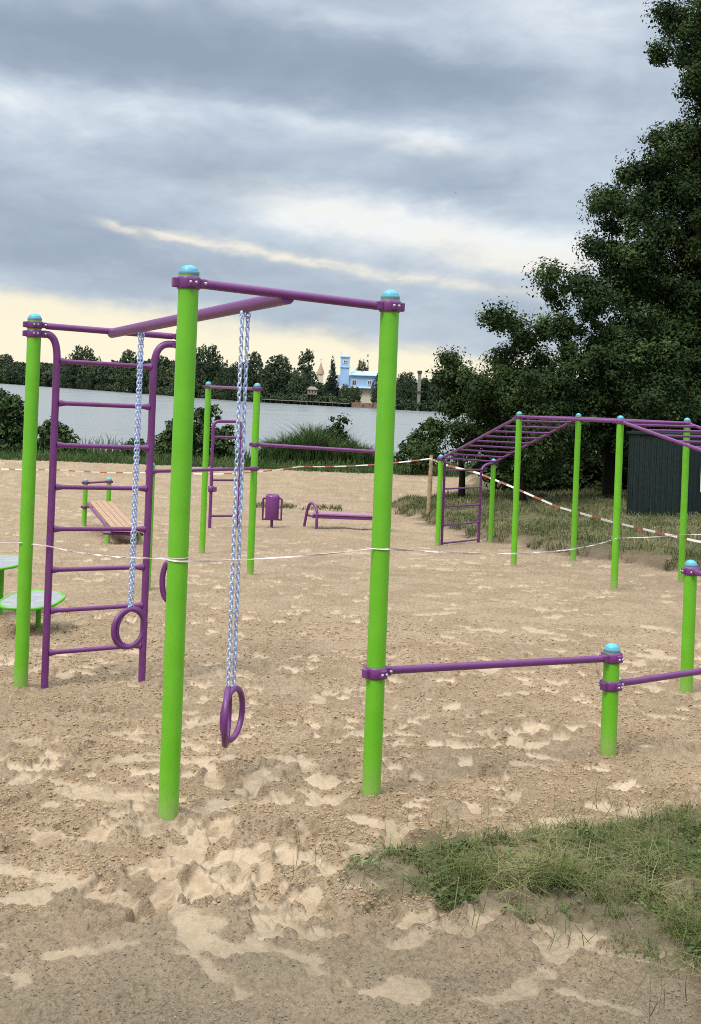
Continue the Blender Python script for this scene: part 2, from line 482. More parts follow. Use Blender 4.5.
gnd = npmesh('ground', np.stack([XX, YY, ZZ], -1).reshape(-1, 3), FQ, ground_mat(), smooth=True, attrs=A)
tag(gnd, 'trodden pale sand beach running down to the lake', kind='structure')

# ------------------------------------------------------------------ WATER
def water_mat():
    m, nt, b = newmat('lake_water')
    p = geo_pos(nt)
    mp = N(nt, 'ShaderNodeMapping'); L(nt, p, mp.inputs[0]); mp.inputs['Scale'].default_value = (.35, 1.0, 1)
    n1 = noise(nt, mp.outputs[0], .8, 3, .55, .4); n2 = noise(nt, mp.outputs[0], .12, 3, .5)
    b.inputs['Base Color'].default_value = (.20, .21, .20, 1)
    L(nt, mrange(nt, n2, .3, .7, .22, .34), b.inputs['Roughness'])
    b.inputs['IOR'].default_value = 1.33
    bp = N(nt, 'ShaderNodeBump'); bp.inputs['Strength'].default_value = 1.0; bp.inputs['Distance'].default_value = .38
    L(nt, n1, bp.inputs['Height']); L(nt, bp.outputs[0], b.inputs['Normal'])
    return m
w = MB(); w.add([(-3500, 50.6, WATER), (3500, 50.6, WATER), (3500, 1600, WATER), (-3500, 1600, WATER)], [(0, 1, 2, 3)])
tag(w.build('lake_water', water_mat()), 'grey rippled lake between the sand and the far shore', kind='structure')

# ------------------------------------------------------------------ RIG PIECES
def make_post(t, base, top, r=.0428, cap=True, seg=28):
    b = MB(); zb = base.z - .25
    zs = [zb, base.z] + [base.z + h_ for h_ in (.03, .07, .12, .2, .3, .45) if base.z + h_ < top - .02] + [top]
    b.lathe((base.x, base.y, 0), [(r, z_) for z_ in zs], seg)
    o = b.build('post', M['post'], t)
    at = o.data.attributes.new('foot', 'FLOAT', 'POINT'); at.data.foreach_set('value', [max(0., v.z - base.z) for v in b.v])
    if cap:
        c = MB(); R = r
        c.lathe((base.x, base.y, top), [(R * .99, -.002), (R * 1.03, .001), (R * 1.03, .012), (R * .98, .015), (R * .90, .0155)], seg)
        rm = c.build('cap_rim', M['caprim'], o)
        c = MB()
        c.lathe((base.x, base.y, top + .0145), [(R * .90, 0), (R * .88, .006), (R * .80, .013), (R * .62, .020), (R * .40, .025), (R * .18, .0275), (0.0005, .028)], seg)
        c.build('cap', M['cap'], o)
    return o

def make_clamp(t, x, y, z, r=.0428, d=(1, 0), h=.052, bolts=True, seg=28):
    d = Vector((d[0], d[1], 0)).normalized(); n = Vector((-d.y, d.x, 0))
    b = MB(); R = r + .008
    b.lathe((x, y, z), [(r + .001, -h / 2), (R - .004, -h / 2), (R, -h / 2 + .006), (R, h / 2 - .006), (R - .004, h / 2), (r + .001, h / 2)], seg)
    rot = Matrix((d, n, Vector((0, 0, 1)))).transposed()
    c = Vector((x, y, z))
    b.box(c + d * (R + .008), (.034, .05, h * .76), rot, .006)
    b.box(c - d * (R + .006), (.028, .034, h * .8), rot, .006)
    for s in (-1, 1):
        b.box(c + n * s * (R + .004), (.034, .022, h * .72), rot, .005)
    o = b.build('clamp', M['purple'], t)
    if bolts:
        for s in (-1, 1):
            for e in (-.012, .012):
                q = MB(); q.lathe(c + n * s * (R + .0155) + d * e, [(.0065, -.003), (.0065, .003), (.004, .006), (.0005, .0065)], 10, axis=n * s)
                q.build('bolt', M['bolt'], o)
        q = MB(); q.lathe(c + d * (R + .014) - n * .029, [(.0075, -.003), (.0075, .004), (.004, .007), (.0005, .0075)], 10, axis=-n)
        q.build('bolt', M['bolt'], o)
    return o

def bar(t, name, a, b, r, seg=16):
    m = MB(); m.tube([a, b], r, seg); return m.build(name, M['purple'], t)

def rung(parent, a, b, r, flare, seg=12, fl=.05):
    a, b = Vector(a), Vector(b); l = (b - a).length; u = (b - a) / l
    fl = min(fl, l * .2)
    m = MB()
    m.tube([a, a + u * fl * .25, a + u * fl * .6, a + u * fl, b - u * fl, b - u * fl * .6, b - u * fl * .25, b],
           [flare, flare * .92, r * 1.25, r, r, r * 1.25, flare * .92, flare], seg, caps=False)
    return m.build('rung', M['purple'], parent)

def zat(x, y, px, py):
    """height at a known place that shows at picture row py"""
    lo, hi = -5., 12.
    for _ in range(50):
        m = .5 * (lo + hi)
        if proj((x, y, m))[1] > py: lo = m
        else: hi = m
    return .5 * (lo + hi)

# ------------------------------------------------------------------ NEAR RIG
A_ = G(168, 821); B_ = G(371, 799); C_ = G(20.5, 690); E_ = G(608, 755); F_ = G(686, 695)
D_ = on(*(lambda q: (q.x, q.y))(P(172.5, 600, 7.62)))
def topz(p, py): return zat(p.x, p.y, 0, py)
rig = thing('exercise_rig', 'tall near exercise frame of lime green posts and purple bars with chained rings and ladder', 'exercise frame', on((A_.x + B_.x) / 2, (A_.y + B_.y) / 2))
tA, tB, tC = topz(A_, 275), topz(B_, 299), topz(C_, 320)
tD = tC - (D_.y - C_.y) * SL
for p, t in ((A_, tA), (B_, tB), (C_, tC), (D_, tD)): make_post(rig, p, t)
def V2(p, z): return Vector((p.x, p.y, z))
dAB = (B_ - A_); dCD = (D_ - C_); hc = .034
make_clamp(rig, A_.x, A_.y, tA - hc, d=dAB); make_clamp(rig, B_.x, B_.y, tB - hc, d=-dAB)
make_clamp(rig, C_.x, C_.y, tC - hc + .004, d=dCD, h=.046); make_clamp(rig, D_.x, D_.y, tD - hc, d=-dCD, h=.046)
make_clamp(rig, C_.x, C_.y, tC - hc - .052, d=dCD, h=.046); make_clamp(rig, D_.x, D_.y, tD - hc - .056, d=-dCD, h=.046)
uAB = V2(dAB, 0).normalized(); uCD = V2(dCD, 0).normalized()
a0 = V2(A_, tA - hc) + uAB * .07; b0 = V2(B_, tB - hc) - uAB * .07
c0 = V2(C_, tC - hc) + uCD * .07; d0 = V2(D_, tD - hc) - uCD * .07
bar(rig, 'top_bar', a0, b0, .0205); bar(rig, 'top_bar', c0, d0, .0205)
def on_line(a, b, px):
    lo, hi = 0., 1.
    s = 1 if proj(b)[0] > proj(a)[0] else -1
    for _ in range(50):
        m = .5 * (lo + hi)
        if s * (proj(a.lerp(b, m))[0] - px) < 0: lo = m
        else: hi = m
    return a.lerp(b, .5 * (lo + hi))
m1 = on_line(a0, b0, 288); m2 = on_line(c0, d0, 112)
ub = (m2 - m1).normalized()
bm_ = MB(); bm_.tube([m1 + Vector((0, 0, -.012)) + ub * .0, m2 + Vector((0, 0, -.012))], .031, 20); bm_.build('beam', M['purple'], rig)
b1, b2 = m1 + Vector((0, 0, -.012)), m2 + Vector((0, 0, -.012))
# ladder between the two back posts
def vert_at(px, py, t):   # point on the line of the two back posts
    return C_.lerp(D_, t)
nCD = Vector((-uCD.y, uCD.x, 0))
def frac_px(px, zrow):
    lo, hi = 0., 1.
    for _ in range(40):
        m = .5 * (lo + hi); q = C_.lerp(D_, m); z = zat(q.x, q.y, 0, zrow)
        if proj((q.x, q.y, z))[0] < px: lo = m
        else: hi = m
    return .5 * (lo + hi)
fl, fr = frac_px(50.5, 529), frac_px(147.5, 529)
QL, QR = C_.lerp(D_, fl), C_.lerp(D_, fr)
lad = bpy.data.objects.new('ladder', None); COL.objects.link(lad); lad.parent = rig
def upright(post, q, ztop, sgn):
    zc = ztop - hc - .052
    s = V2(post, zc) + uCD * sgn * .05
    k = V2(q, zc)
    d = (k - s); top = s + d * .25
    path = [s, top] + bez(top, Vector((q.x, q.y, zc)), Vector((q.x, q.y, zc - .17)), 10)[1:]
    path += [Vector((q.x, q.y, z)) for z in np.linspace(zc - .2, gz(q.x, q.y) - .12, 6)]
    u_ = MB(); u_.tube(path, .0235, 16); u_.build('upright', M['purple'], lad)
upright(C_, QL, tC, 1); upright(D_, QR, tD, -1)
lo_ = lad
for yl, yr in zip((361, 403, 445, 487, 529, 570, 611, 653), (367, 407, 448, 488.5, 529, 567, 605, 645)):
    a = Vector((QL.x, QL.y, zat(QL.x, QL.y, 0, yl))); b = Vector((QR.x, QR.y, zat(QR.x, QR.y, 0, yr)))
    u = (b - a).normalized(); rung(lo_, a + u * .018, b - u * .018, .0145, .024)
# the bowed grip on the post behind
hd = MB(); zc = zat(D_.x, D_.y, 0, 581)
gx = -uAB
g0 = V2(D_, zc + .125) ; g1 = V2(D_, zc - .125)
gd_ = Vector((-1, -.12, 0)).normalized()
hd.tube([g0 + gd_ * .02] + [V2(D_, zc + .125 * math.cos(a)) + gd_ * (.03 + .042 * math.sin(a)) for a in np.linspace(.2, PI - .2, 12)] + [g1 + gd_ * .02], .019, 12)
hd.build('grip', M['purple'], rig)
# low push-up bars
zB = zat(B_.x, B_.y, 0, 672)
tE = topz(E_, 651); tF = topz(F_, 566)
make_post(rig, E_, tE); make_post(rig, F_, tF)
dBE = E_ - B_; uBE = V2(dBE, 0).normalized()
make_clamp(rig, B_.x, B_.y, zB, d=dBE); make_clamp(rig, E_.x, E_.y, tE - hc, d=-dBE)
bar(rig, 'push_up_bar', V2(B_, zB) + uBE * .07, V2(E_, tE - hc) - uBE * .07, .0185)
zE2 = zat(E_.x, E_.y, 0, 685)
dEG = Vector((.79, .61, 0)).normalized()
G_ = on(E_.x + dEG.x * 1.35, E_.y + dEG.y * 1.35)
tG = gz(G_.x, G_.y) + (tF - F_.z)
make_post(rig, G_, tG)
make_clamp(rig, E_.x, E_.y, zE2, d=dEG); make_clamp(rig, G_.x, G_.y, zE2 - .035, d=-dEG)
bar(rig, 'push_up_bar', V2(E_, zE2) + dEG * .07, V2(G_, zE2 - .035) - dEG * .07, .0185)
dFG = V2(G_ - F_, 0).normalized()
make_clamp(rig, F_.x, F_.y, tF - hc, d=dFG); make_clamp(rig, G_.x, G_.y, tG - hc, d=-dFG)
bar(rig, 'push_up_bar', V2(F_, tF - hc) + dFG * .07, V2(G_, tG - hc) - dFG * .07, .0185)

# ------------------------------------------------------------------ RINGS ON CHAINS
def make_ring(top, zring_top, zring_bot, yaw, label, tilt=0.):
    R = (zring_top - zring_bot) / 2; rr = .0145
    t = thing('gym_ring', label, 'gym ring', Vector((top.x, top.y, top.z)), 'gym rings on chains')
    hk = MB()
    hk.tube([(top.x + .011 * math.cos(a), top.y, top.z - .012 + .012 * math.sin(a)) for a in np.linspace(0, 2 * PI, 15)[:-1]], .0035, 8, closed=True)
    hk.lathe((top.x, top.y, top.z), [(.011, -.004), (.011, .006), (.006, .012)], 12)
    hk.build('eyelet', M['steel'], t)
    ch = MB(); z = top.z - .030; i = 0; pitch = .0225
    while z > zring_top - .012:
        w_, l_ = .0080, .0115
        q = 0.6 + (PI / 2) * (i % 2) + .12 * math.sin(i * 1.7)
        ux, uy = math.cos(q), math.sin(q); path = []
        for k in range(12):
            a = 2 * PI * k / 12
            lx = w_ * math.cos(a); lz = (l_ - w_) * (1 if math.sin(a) > 1e-6 else -1 if math.sin(a) < -1e-6 else 0) + w_ * math.sin(a)
            path.append((top.x + ux * lx, top.y + uy * lx, z + lz * 1.25))
        ch.tube(path, .0040, 6, closed=True); z -= pitch; i += 1
    ch.build('chain', M['steel'], t)
    c = Vector((top.x, top.y, (zring_top + zring_bot) / 2))
    ax = Vector((math.cos(yaw), math.sin(yaw), 0)); tz = Vector((ax.y * math.sin(tilt), -ax.x * math.sin(tilt), math.cos(tilt)))
    r_ = MB(); n = 48
    r_.tube([c + (ax * math.cos(2 * PI * k / n) + tz * math.sin(2 * PI * k / n)) * (R - rr) for k in range(n)], rr, 14, closed=True)
    o = r_.build('ring', M['purple'], t)
    return t
def beam_at(px): return on_line(b1, b2, px)
def hang(px, pyt, pyb, dx, dy, yaw, label, tilt=0):
    q = beam_at(px); s = q + Vector((dx, dy, -.034))
    make_ring(s, zat(s.x, s.y, 0, pyt), zat(s.x, s.y, 0, pyb), yaw, label, tilt)
hang(245.5, 686, 747, -.0125, -.012, PI / 2 + .03, 'purple gym ring seen edge-on, nearest and lowest of the hanging rings')
hang(245.5, 686, 742, .0125, .014, PI / 2 - .30, 'purple gym ring turned slightly open, paired close beside the edge-on ring')
hang(140, 607, 649.5, .004, -.014, .84, 'purple gym ring hanging round and open in front of the ladder rungs')
hang(140, 606.5, 649, .013, .020, .92, 'purple gym ring turned narrow, hanging just behind the wide open ring')

# ------------------------------------------------------------------ TAPES
def ribbon(pts, width, name, mat, label, twist=0., group='barrier tapes', thick=.0012, n=220, turns=None):
    pts = [Vector(p) for p in pts]
    segl = [(pts[i + 1] - pts[i]).length for i in range(len(pts) - 1)]; tot = sum(segl)
    V = []; along = []
    for i in range(n + 1):
        s = tot * i / n; k = 0; ss = s
        while k < len(segl) - 1 and ss > segl[k]: ss -= segl[k]; k += 1
        f = min(1, ss / segl[k]); p = pts[k].lerp(pts[k + 1], f); d = (pts[k + 1] - pts[k]).normalized()
        s_ = Vector((0, 0, 1)) - d * d.z; s_.normalize(); nn = d.cross(s_)
        a = twist * s + (.7 * math.sin(s * 1.7) if twist else .25 * math.sin(s * 1.1))
        wv = s_ * math.cos(a) + nn * math.sin(a); tv = -s_ * math.sin(a) + nn * math.cos(a)
        for q in (wv * width / 2 + tv * thick, -wv * width / 2 + tv * thick, -wv * width / 2 - tv * thick, wv * width / 2 - tv * thick):
            V.append(p + q); along.append(s)
    Fq = []
    for i in range(n):
        for k in range(4):
            k2 = (k + 1) % 4; Fq.append((4 * i + k, 4 * i + k2, 4 * i + 4 + k2, 4 * i + 4 + k))
    o = npmesh(name, np.array([tuple(v) for v in V]), np.array(Fq), mat, loc=pts[0], smooth=False, attrs={'along': np.array(along)})
    return tag(o, label, 'barrier tape', group)
def sagp(a, b, sag, n=12):
    return [Vector(a).lerp(Vector(b), i / n) - Vector((0, 0, sag * 4 * (i / n) * (1 - i / n))) for i in range(n + 1)]
def wrap(p, z, r, a0, a1, n=10, dz=0):
    return [Vector((p.x + r * math.cos(a), p.y + r * math.sin(a), z + dz * i / n)) for i, a in enumerate(np.linspace(a0, a1, n + 1))]
zA1 = zat(A_.x, A_.y, 0, 558); zB1 = zat(B_.x, B_.y, 0, 548); zC1 = zat(C_.x, C_.y, 0, 542)
rp = .0450
c_front = Vector((C_.x - .02, C_.y - rp, zC1)); q_front = Vector((QL.x, QL.y - .03, zat(QL.x, QL.y, 0, 545.5)))
R5 = G(614, 589); R6 = G(681, 583)
left_off = c_front + Vector((-1.5, .4, .0))
pts = sagp(left_off, c_front, .03, 6) + sagp(c_front, q_front, .0, 3)[1:] + sagp(q_front, Vector((A_.x - rp * .8, A_.y - rp * .62, zA1)), .02)[1:]
pts += wrap(A_, zA1, rp, PI * 1.2, PI * 1.9, 8, .004)
pts += wrap(A_, zA1 + .004, rp, PI * 1.9, PI * 4.0 - .9, 22, -.012)
bpt = Vector((B_.x - rp * .75, B_.y - rp * .7, zB1))
pts += sagp(pts[-1], bpt, .012)[1:] + wrap(B_, zB1, rp, PI * 1.25, PI * 1.8, 6)
e5 = Vector((R5.x, R5.y - .06, zat(R5.x, R5.y, 0, 537.5))); e6 = Vector((R6.x, R6.y - .06, zat(R6.x, R6.y, 0, 534)))
ribbon(pts, .0075, 'barrier_tape', M['twist'], 'thin twisted pale tape wrapped round the near frame posts', 7., n=420)
pts = [Vector((B_.x + rp * .8, B_.y - rp * .6, zB1 + .004))] + sagp(Vector((B_.x + rp, B_.y - .02, zB1)), e5, .085, 24) + sagp(e5, e6, .01, 6)[1:] + sagp(e6, e6 + Vector((2.4, .9, .1)), .03, 6)[1:]
ribbon(pts, .012, 'barrier_tape', M['twist'], 'pale tape strung from the near frame to the monkey bars', 2.2, n=300)

# ------------------------------------------------------------------ FAR MIDDLE RIG
P1 = G(202, 553); P2 = G(250, 575); L1 = G(146.5, 591); H2 = G(377.5, 578)
mid = thing('exercise_rig', 'smaller distant exercise frame of green posts with a purple pull-up bar near the lake', 'exercise frame', on((P1.x + P2.x) / 2, (P1.y + P2.y) / 2))
t1, t2 = topz(P1, 384.5), topz(P2, 386.5)
make_post(mid, P1, t1, seg=16); make_post(mid, P2, t2, seg=16)
tL = topz(L1, 466); tH = topz(H2, 447)
make_post(mid, L1, tL, seg=16); make_post(mid, H2, tH, seg=16)
def link(t, p, zp, q, zq, r=.0195, name='bar'):
    d = V2(q - p, 0).normalized()
    make_clamp(t, p.x, p.y, zp, d=d, bolts=False, seg=16); make_clamp(t, q.x, q.y, zq, d=-d, bolts=False, seg=16)
    return bar(t, name, V2(p, zp) + d * .07, V2(q, zq) - d * .07, r, 12)
link(mid, P1, t1 - .03, P2, t2 - .03, name='top_bar')
link(mid, P2, topz(P2, 444.5), H2, topz(H2, 452), .021)
link(mid, L1, topz(L1, 471.5), P2, topz(P2, 468.5))
# arched ladder further back
al = G(209.5, 529); ar = G(238, 529)
arch = thing('arched_ladder', 'slim purple arched ladder standing alone behind the distant pull-up frame', 'ladder', on((al.x + ar.x) / 2, al.y))
zt = zat(al.x, al.y, 0, 421)
b = MB(); s = (ar - al).normalized(); wd = (ar - al).length; rr = .12
path = [V2(al, al.z - .2), V2(al, zt - rr)] + bez(V2(al, zt - rr), V2(al, zt), V2(al, zt) + s * rr, 6)[1:] + bez(V2(ar, zt) - s * rr, V2(ar, zt), V2(ar, zt - rr), 6) + [V2(ar, ar.z - .2)]
b.tube(path, .03, 12); fr_ = b.build('frame', M['purple'], arch)
for py in (437, 480, 516):
    z = zat(al.x, al.y, 0, py); rung(arch, V2(al, z), V2(ar, z), .022, .03, 8)
kb = MB(); z = zat(al.x, al.y, 0, 489); kb.lathe(V2(al, z), [(.031, -.06), (.055, -.05), (.055, .05), (.031, .06)], 12); kb.box(V2(al, z) + Vector((.07, -.02, 0)), (.07, .05, .09), None, .008); kb.build('bracket', M['purple'], arch)

# ------------------------------------------------------------------ MONKEY BARS
R1 = G(437.5, 546); R2 = G(490.5, 541.5); R3 = G(513.5, 567); R4 = G(573, 562)
mk = thing('monkey_bars', 'long purple monkey bars with sloping ends on lime green posts beside the grass bank', 'monkey bars', on((R3.x + R6.x) / 2, (R3.y + R6.y) / 2))
tops = [topz(R1, 457), topz(R2, 461), topz(R3, 414.5), topz(R4, 416), topz(R5, 419), topz(R6, 421)]
R7 = on(R5.x + (R3.x - R1.x) * -1 * -1 * .9, R5.y - 2.6); R8 = on(R6.x + .95, R6.y - 2.6)
R7 = on(R5.x + .95, R5.y - 2.6)
tops += [gz(R7.x, R7.y) + 1.5, gz(R8.x, R8.y) + 1.5]
RP = [R1, R2, R3, R4, R5, R6, R7, R8]
for p, t in zip(RP, tops): make_post(mk, p, t, seg=18)
for i in range(8):
    make_clamp(mk, RP[i].x, RP[i].y, tops[i] - .035, d=(RP[min(i + 2, 7)] - RP[max(i - 2, 0)]), bolts=False, seg=16)
def T(i, dz=-.03): return V2(RP[i], tops[i] + dz)
def side_rail(i, j, off):
    a, b = T(i), T(j); b_ = MB(); b_.tube([a, b], .021, 12); return b_.build('rail', M['purple'], mk)
for (i, j) in ((0, 2), (1, 3), (2, 4), (3, 5), (4, 6), (5, 7)): side_rail(i, j, 0)
bar(mk, 'rail', T(2), T(3), .018, 12); bar(mk, 'rail', T(4), T(5), .018, 12)
for (i, j, k, l, n) in ((0, 2, 1, 3, 9), (2, 4, 3, 5, 7), (4, 6, 5, 7, 9)):
    for q in range(n):
        f = (q + .35) / n if i == 0 else (q + .5) / n
        rung(mk, T(i, -.04).lerp(T(j, -.04), f), T(k, -.04).lerp(T(l, -.04), f), .0155, .021, 8)
u12 = V2(R2 - R1, 0).normalized()
lu, ru = R1.lerp(R2, .10), R1.lerp(R2, .76)
mlo = bpy.data.objects.new('ladder', None); COL.objects.link(mlo); mlo.parent = mk
lu = G(442, 546); lu = on(lu.x, R1.lerp(R2, .1).y - .02)
zc = tops[1] - .05
ml = MB(); ml.tube([V2(lu, lu.z - .1), V2(lu, tops[0] - .06)], .023, 10); ml.build('upright', M['purple'], mlo)
s = V2(R2, zc) - u12 * .06; k = V2(ru, zc)
ml = MB(); ml.tube([s, s.lerp(k, .2)] + bez(s.lerp(k, .2), k, V2(ru, zc - .2), 8)[1:] + [V2(ru, gz(ru.x, ru.y) - .1)], .023, 10)
ml.build('upright', M['purple'], mlo)
for yl in (470.5, 489, 507, 525.5, 543.5):
    a = V2(lu, zat(lu.x, lu.y, 0, yl)); b = V2(ru, a.z + (gz(ru.x, ru.y) - gz(lu.x, lu.y)) * .5); rung(mlo, a, b, .015, .022, 8)

# ------------------------------------------------------------------ BIN, BENCH, SIT-UP BENCH, STEPS
bp_ = G(271.5, 528); sc_ = bp_.y / F
bn = thing('litter_bin', 'purple litter bin on a short post standing in the sand left of the bench', 'litter bin', bp_)
q = MB(); q.tube([bp_ - Vector((0, 0, .1)), bp_ + Vector((0, 0, 9 * sc_))], .028, 10); q.build('post', M['purple'], bn)
zb = bp_.z + 8.5 * sc_; hh = 25 * sc_; wd = 15 * sc_
q = MB(); q.lathe((bp_.x, bp_.y, zb), [(wd * .42, 0), (wd * .45, .02), (wd * .47, hh * .9), (wd * .40, hh), (wd * .36, hh), (wd * .36, hh * .9)], 20); q.build('bucket', M['purple'], bn)
q = MB(); fw = 18.5 * sc_
q.tube([Vector((bp_.x - fw / 2, bp_.y - .0, zb + hh * .84)), Vector((bp_.x - fw / 2, bp_.y, zb)), Vector((bp_.x + fw / 2, bp_.y, zb)), Vector((bp_.x + fw / 2, bp_.y, zb + hh * .84))], .022, 10)
q.tube([Vector((bp_.x - fw / 2, bp_.y, zb + hh * .84)), Vector((bp_.x - wd * .42, bp_.y, zb + hh * .86))], .02, 8); q.tube([Vector((bp_.x + fw / 2, bp_.y, zb + hh * .84)), Vector((bp_.x + wd * .42, bp_.y, zb + hh * .86))], .02, 8)
q.build('frame', M['purple'], bn)

be = G(310, 527.5); sc_ = be.y / F; bl = 71 * sc_
bch = thing('park_bench', 'low backless purple bench with curved armrest legs and pale seat boards', 'bench', be)
for k, xo in enumerate((0, bl)):
    q = MB(); x0 = be.x + xo; dpt = .4; zt = 24 * sc_; off = 7 * sc_ 
    pts = [Vector((x0 - off, be.y + .18, gz(x0, be.y) - .1)), Vector((x0 - off * .55, be.y + .14, be.z + zt * .65))] + bez(Vector((x0 - off * .55, be.y + .14, be.z + zt * .65)), Vector((x0 - off * .25, be.y + .1, be.z + zt * 1.1)), Vector((x0 + off * .35, be.y - .05, be.z + zt)), 6)[1:] \
        + bez(Vector((x0 + off * .35, be.y - .05, be.z + zt)), Vector((x0 + off, be.y - .15, be.z + zt * .9)), Vector((x0 + off * .95, be.y - .18, be.z + zt * .55)), 6)[1:] + [Vector((x0 + off * .95, be.y - .18, gz(x0, be.y - .2) - .1))]
    q.tube(pts, .028, 10); q.tube([Vector((x0 - off * .4, be.y + .15, be.z + 11.5 * sc_)), Vector((x0 + off * .8, be.y - .17, be.z + 11.5 * sc_))], .024, 8)
    q.build('leg', M['purple'], bch)
q = MB()
for k in (-1, 1): q.box((be.x + bl / 2 + 2 * sc_, be.y + k * .16, be.z + 12 * sc_), (bl, .035, .06), None, .006)
q.build('rail', M['purple'], bch)
for k in range(4):
    q = MB(); q.box((be.x + bl / 2 + 2 * sc_, be.y - .15 + .1 * k, be.z + 14.6 * sc_), (bl * .98, .088, .035), None, .006); q.build('seat_board', M['benchtop'], bch)

S1 = G(84, 526); S2_ = G(119, 522); F1 = G(107, 543); F2 = G(139, 541)
S2_ = on(S2_.x, S1.y + .15)
su = thing('sit_up_bench', 'sloping slatted sit-up bench with brown boards between green posts on the sand', 'exercise bench', on((S1.x + F2.x) / 2, (S1.y + F1.y) / 2))
tz1 = topz(S1, 481); tz2 = topz(S2_, 480)
make_post(su, S1, tz1, .0428, seg=14); make_post(su, S2_, tz2, .0428, seg=14)
link(su, S1, tz1 - .03, S2_, tz2 - .03, .02)
for p in (S1, S2_): make_clamp(su, p.x, p.y, topz(p, 507), r=.0428, d=(1, 0), bolts=False, seg=14)
bar(su, 'bar', V2(S1, topz(S1, 507)), V2(S2_, topz(S2_, 507)), .02, 10)
make_post(su, F1, topz(F1, 534.5), .0428, cap=False, seg=14); make_post(su, F2, topz(F2, 534), .0428, cap=False, seg=14)
zf = topz(F1, 533)
bar(su, 'bar', Vector((F1.x - .06, F1.y, zf)), Vector((F2.x + .08, F1.y, zf)), .028, 10)
ta = P(88.5, 501, S1.y - .1); tb = P(112, 501, S1.y - .1); ba = P(114, 530, F1.y); bb = P(141, 531.5, F1.y)
ta.z = tb.z = (ta.z + tb.z) / 2; ba.z = bb.z = max((ba.z + bb.z) / 2, zf + .03)
for k in range(4):
    f0, f1 = k / 4 + .012, (k + 1) / 4 - .012
    q = MB(); a, b_, c, d = ta.lerp(tb, f0), ta.lerp(tb, f1), ba.lerp(bb, f1), ba.lerp(bb, f0)
    q.prism([a, b_, c, d], (0, 0, -.035)); q.build('board', M['wood'], su)
q = MB(); q.tube([ta + Vector((-.02, 0, -.05)), ba + Vector((-.02, 0, -.05))], .022, 10); q.tube([tb + Vector((.02, 0, -.05)), bb + Vector((.02, 0, -.05))], .022, 10); q.build('rail', M['purple'], su)
q = MB(); q.box(((ba.x + bb.x) / 2 + .03, F1.y - .03, zf + .045), (.58, .12, .02), None, .006); q.build('foot_plate', M['wood'], su)

def step(px, pybase, pytop, w, label):
    b0 = G(px, pybase); z = zat(b0.x, b0.y, 0, pytop)
    t = thing('step_platform', label, 'step platform', b0, 'stepping platforms')
    a8 = []
    for (sx, sy) in ((1, .45), (.55, 1), (-.55, 1), (-1, .45), (-1, -.45), (-.55, -1), (.55, -1), (1, -.45)):
        a8.append(Vector((b0.x + sx * w / 2, b0.y + sy * w * .82, z)))
    def rounded(pts):
        out = []
        for i in range(len(pts)):
            a, b, c = pts[i - 1], pts[i], pts[(i + 1) % len(pts)]
            out += bez(b.lerp(a, .22), b, b.lerp(c, .22), 3)
        return out
    rp_ = rounded(a8)
    q = MB(); q.tube(rp_, .013, 10, closed=True); q.build('rim', M['green'], t)
    q = MB(); q.prism([p + Vector((0, 0, -.012)) for p in rp_], (0, 0, .018)); q.build('tread', M['rubber'], t)
    for sx in (-1, 1):
        q = MB(); q.tube([(b0.x + sx * .055, b0.y, gz(b0.x, b0.y) - .15), (b0.x + sx * .055, b0.y, z - .01)], .022, 12); q.build('leg', M['green'], t)
    q = MB(); q.box((b0.x, b0.y, z - .028), (w * .7, .05, .025), None, .005); q.box((b0.x, b0.y, z - .03), (.05, w * 1.2, .02), None, .005); q.build('bracket', M['green'], t)
step(31, 632, 600, .455, 'low green step platform with grey tread behind the leftmost tall post')
step(-6, 614, 562.5, .46, 'higher green step platform with grey tread cut by the left edge')

# stake
sk = G(427.5, 516); q = MB(); tp = P(431.5, 455, sk.y + .1)
q.tube([sk - Vector((0, 0, .2)), sk.lerp(tp, .5) + Vector((.012, 0, 0)), tp], [.045, .05, .042], 9)
tag(q.build('wooden_stake', M['stake'], loc=sk), 'rough leaning wooden stake holding the tape at the monkey bars', 'stake')
# far tapes
ribbon(sagp(P(-120, 462, 32), P(60, 470, 29), .05) + sagp(P(60, 470, 29), P(165, 472, 27.5), .04)[1:] + sagp(P(165, 472, 27.5), P(300, 466.5, 26.5), .1)[1:] + sagp(P(300, 466.5, 26.5), P(430.5, 458.5, sk.y - .04), .06)[1:],
       .026, 'barrier_tape', M['tape'], 'red and white tape strung along the far edge of the sand by the lake', .0, n=400)
far2 = [(431, 459, sk.y - .05), (446, 465, 23.2), (478, 473, 22.5), (510, 486, 21.7), (558, 507, 20.6), (612, 522, 19.5), (656, 532, 18.6), (696, 541, 17.8), (760, 552, 17.0)]
ribbon([P(*q) for q in far2], .036, 'barrier_tape', M['tape'], 'red and white tape sloping down behind the monkey bar posts over the grass', .0, n=300)

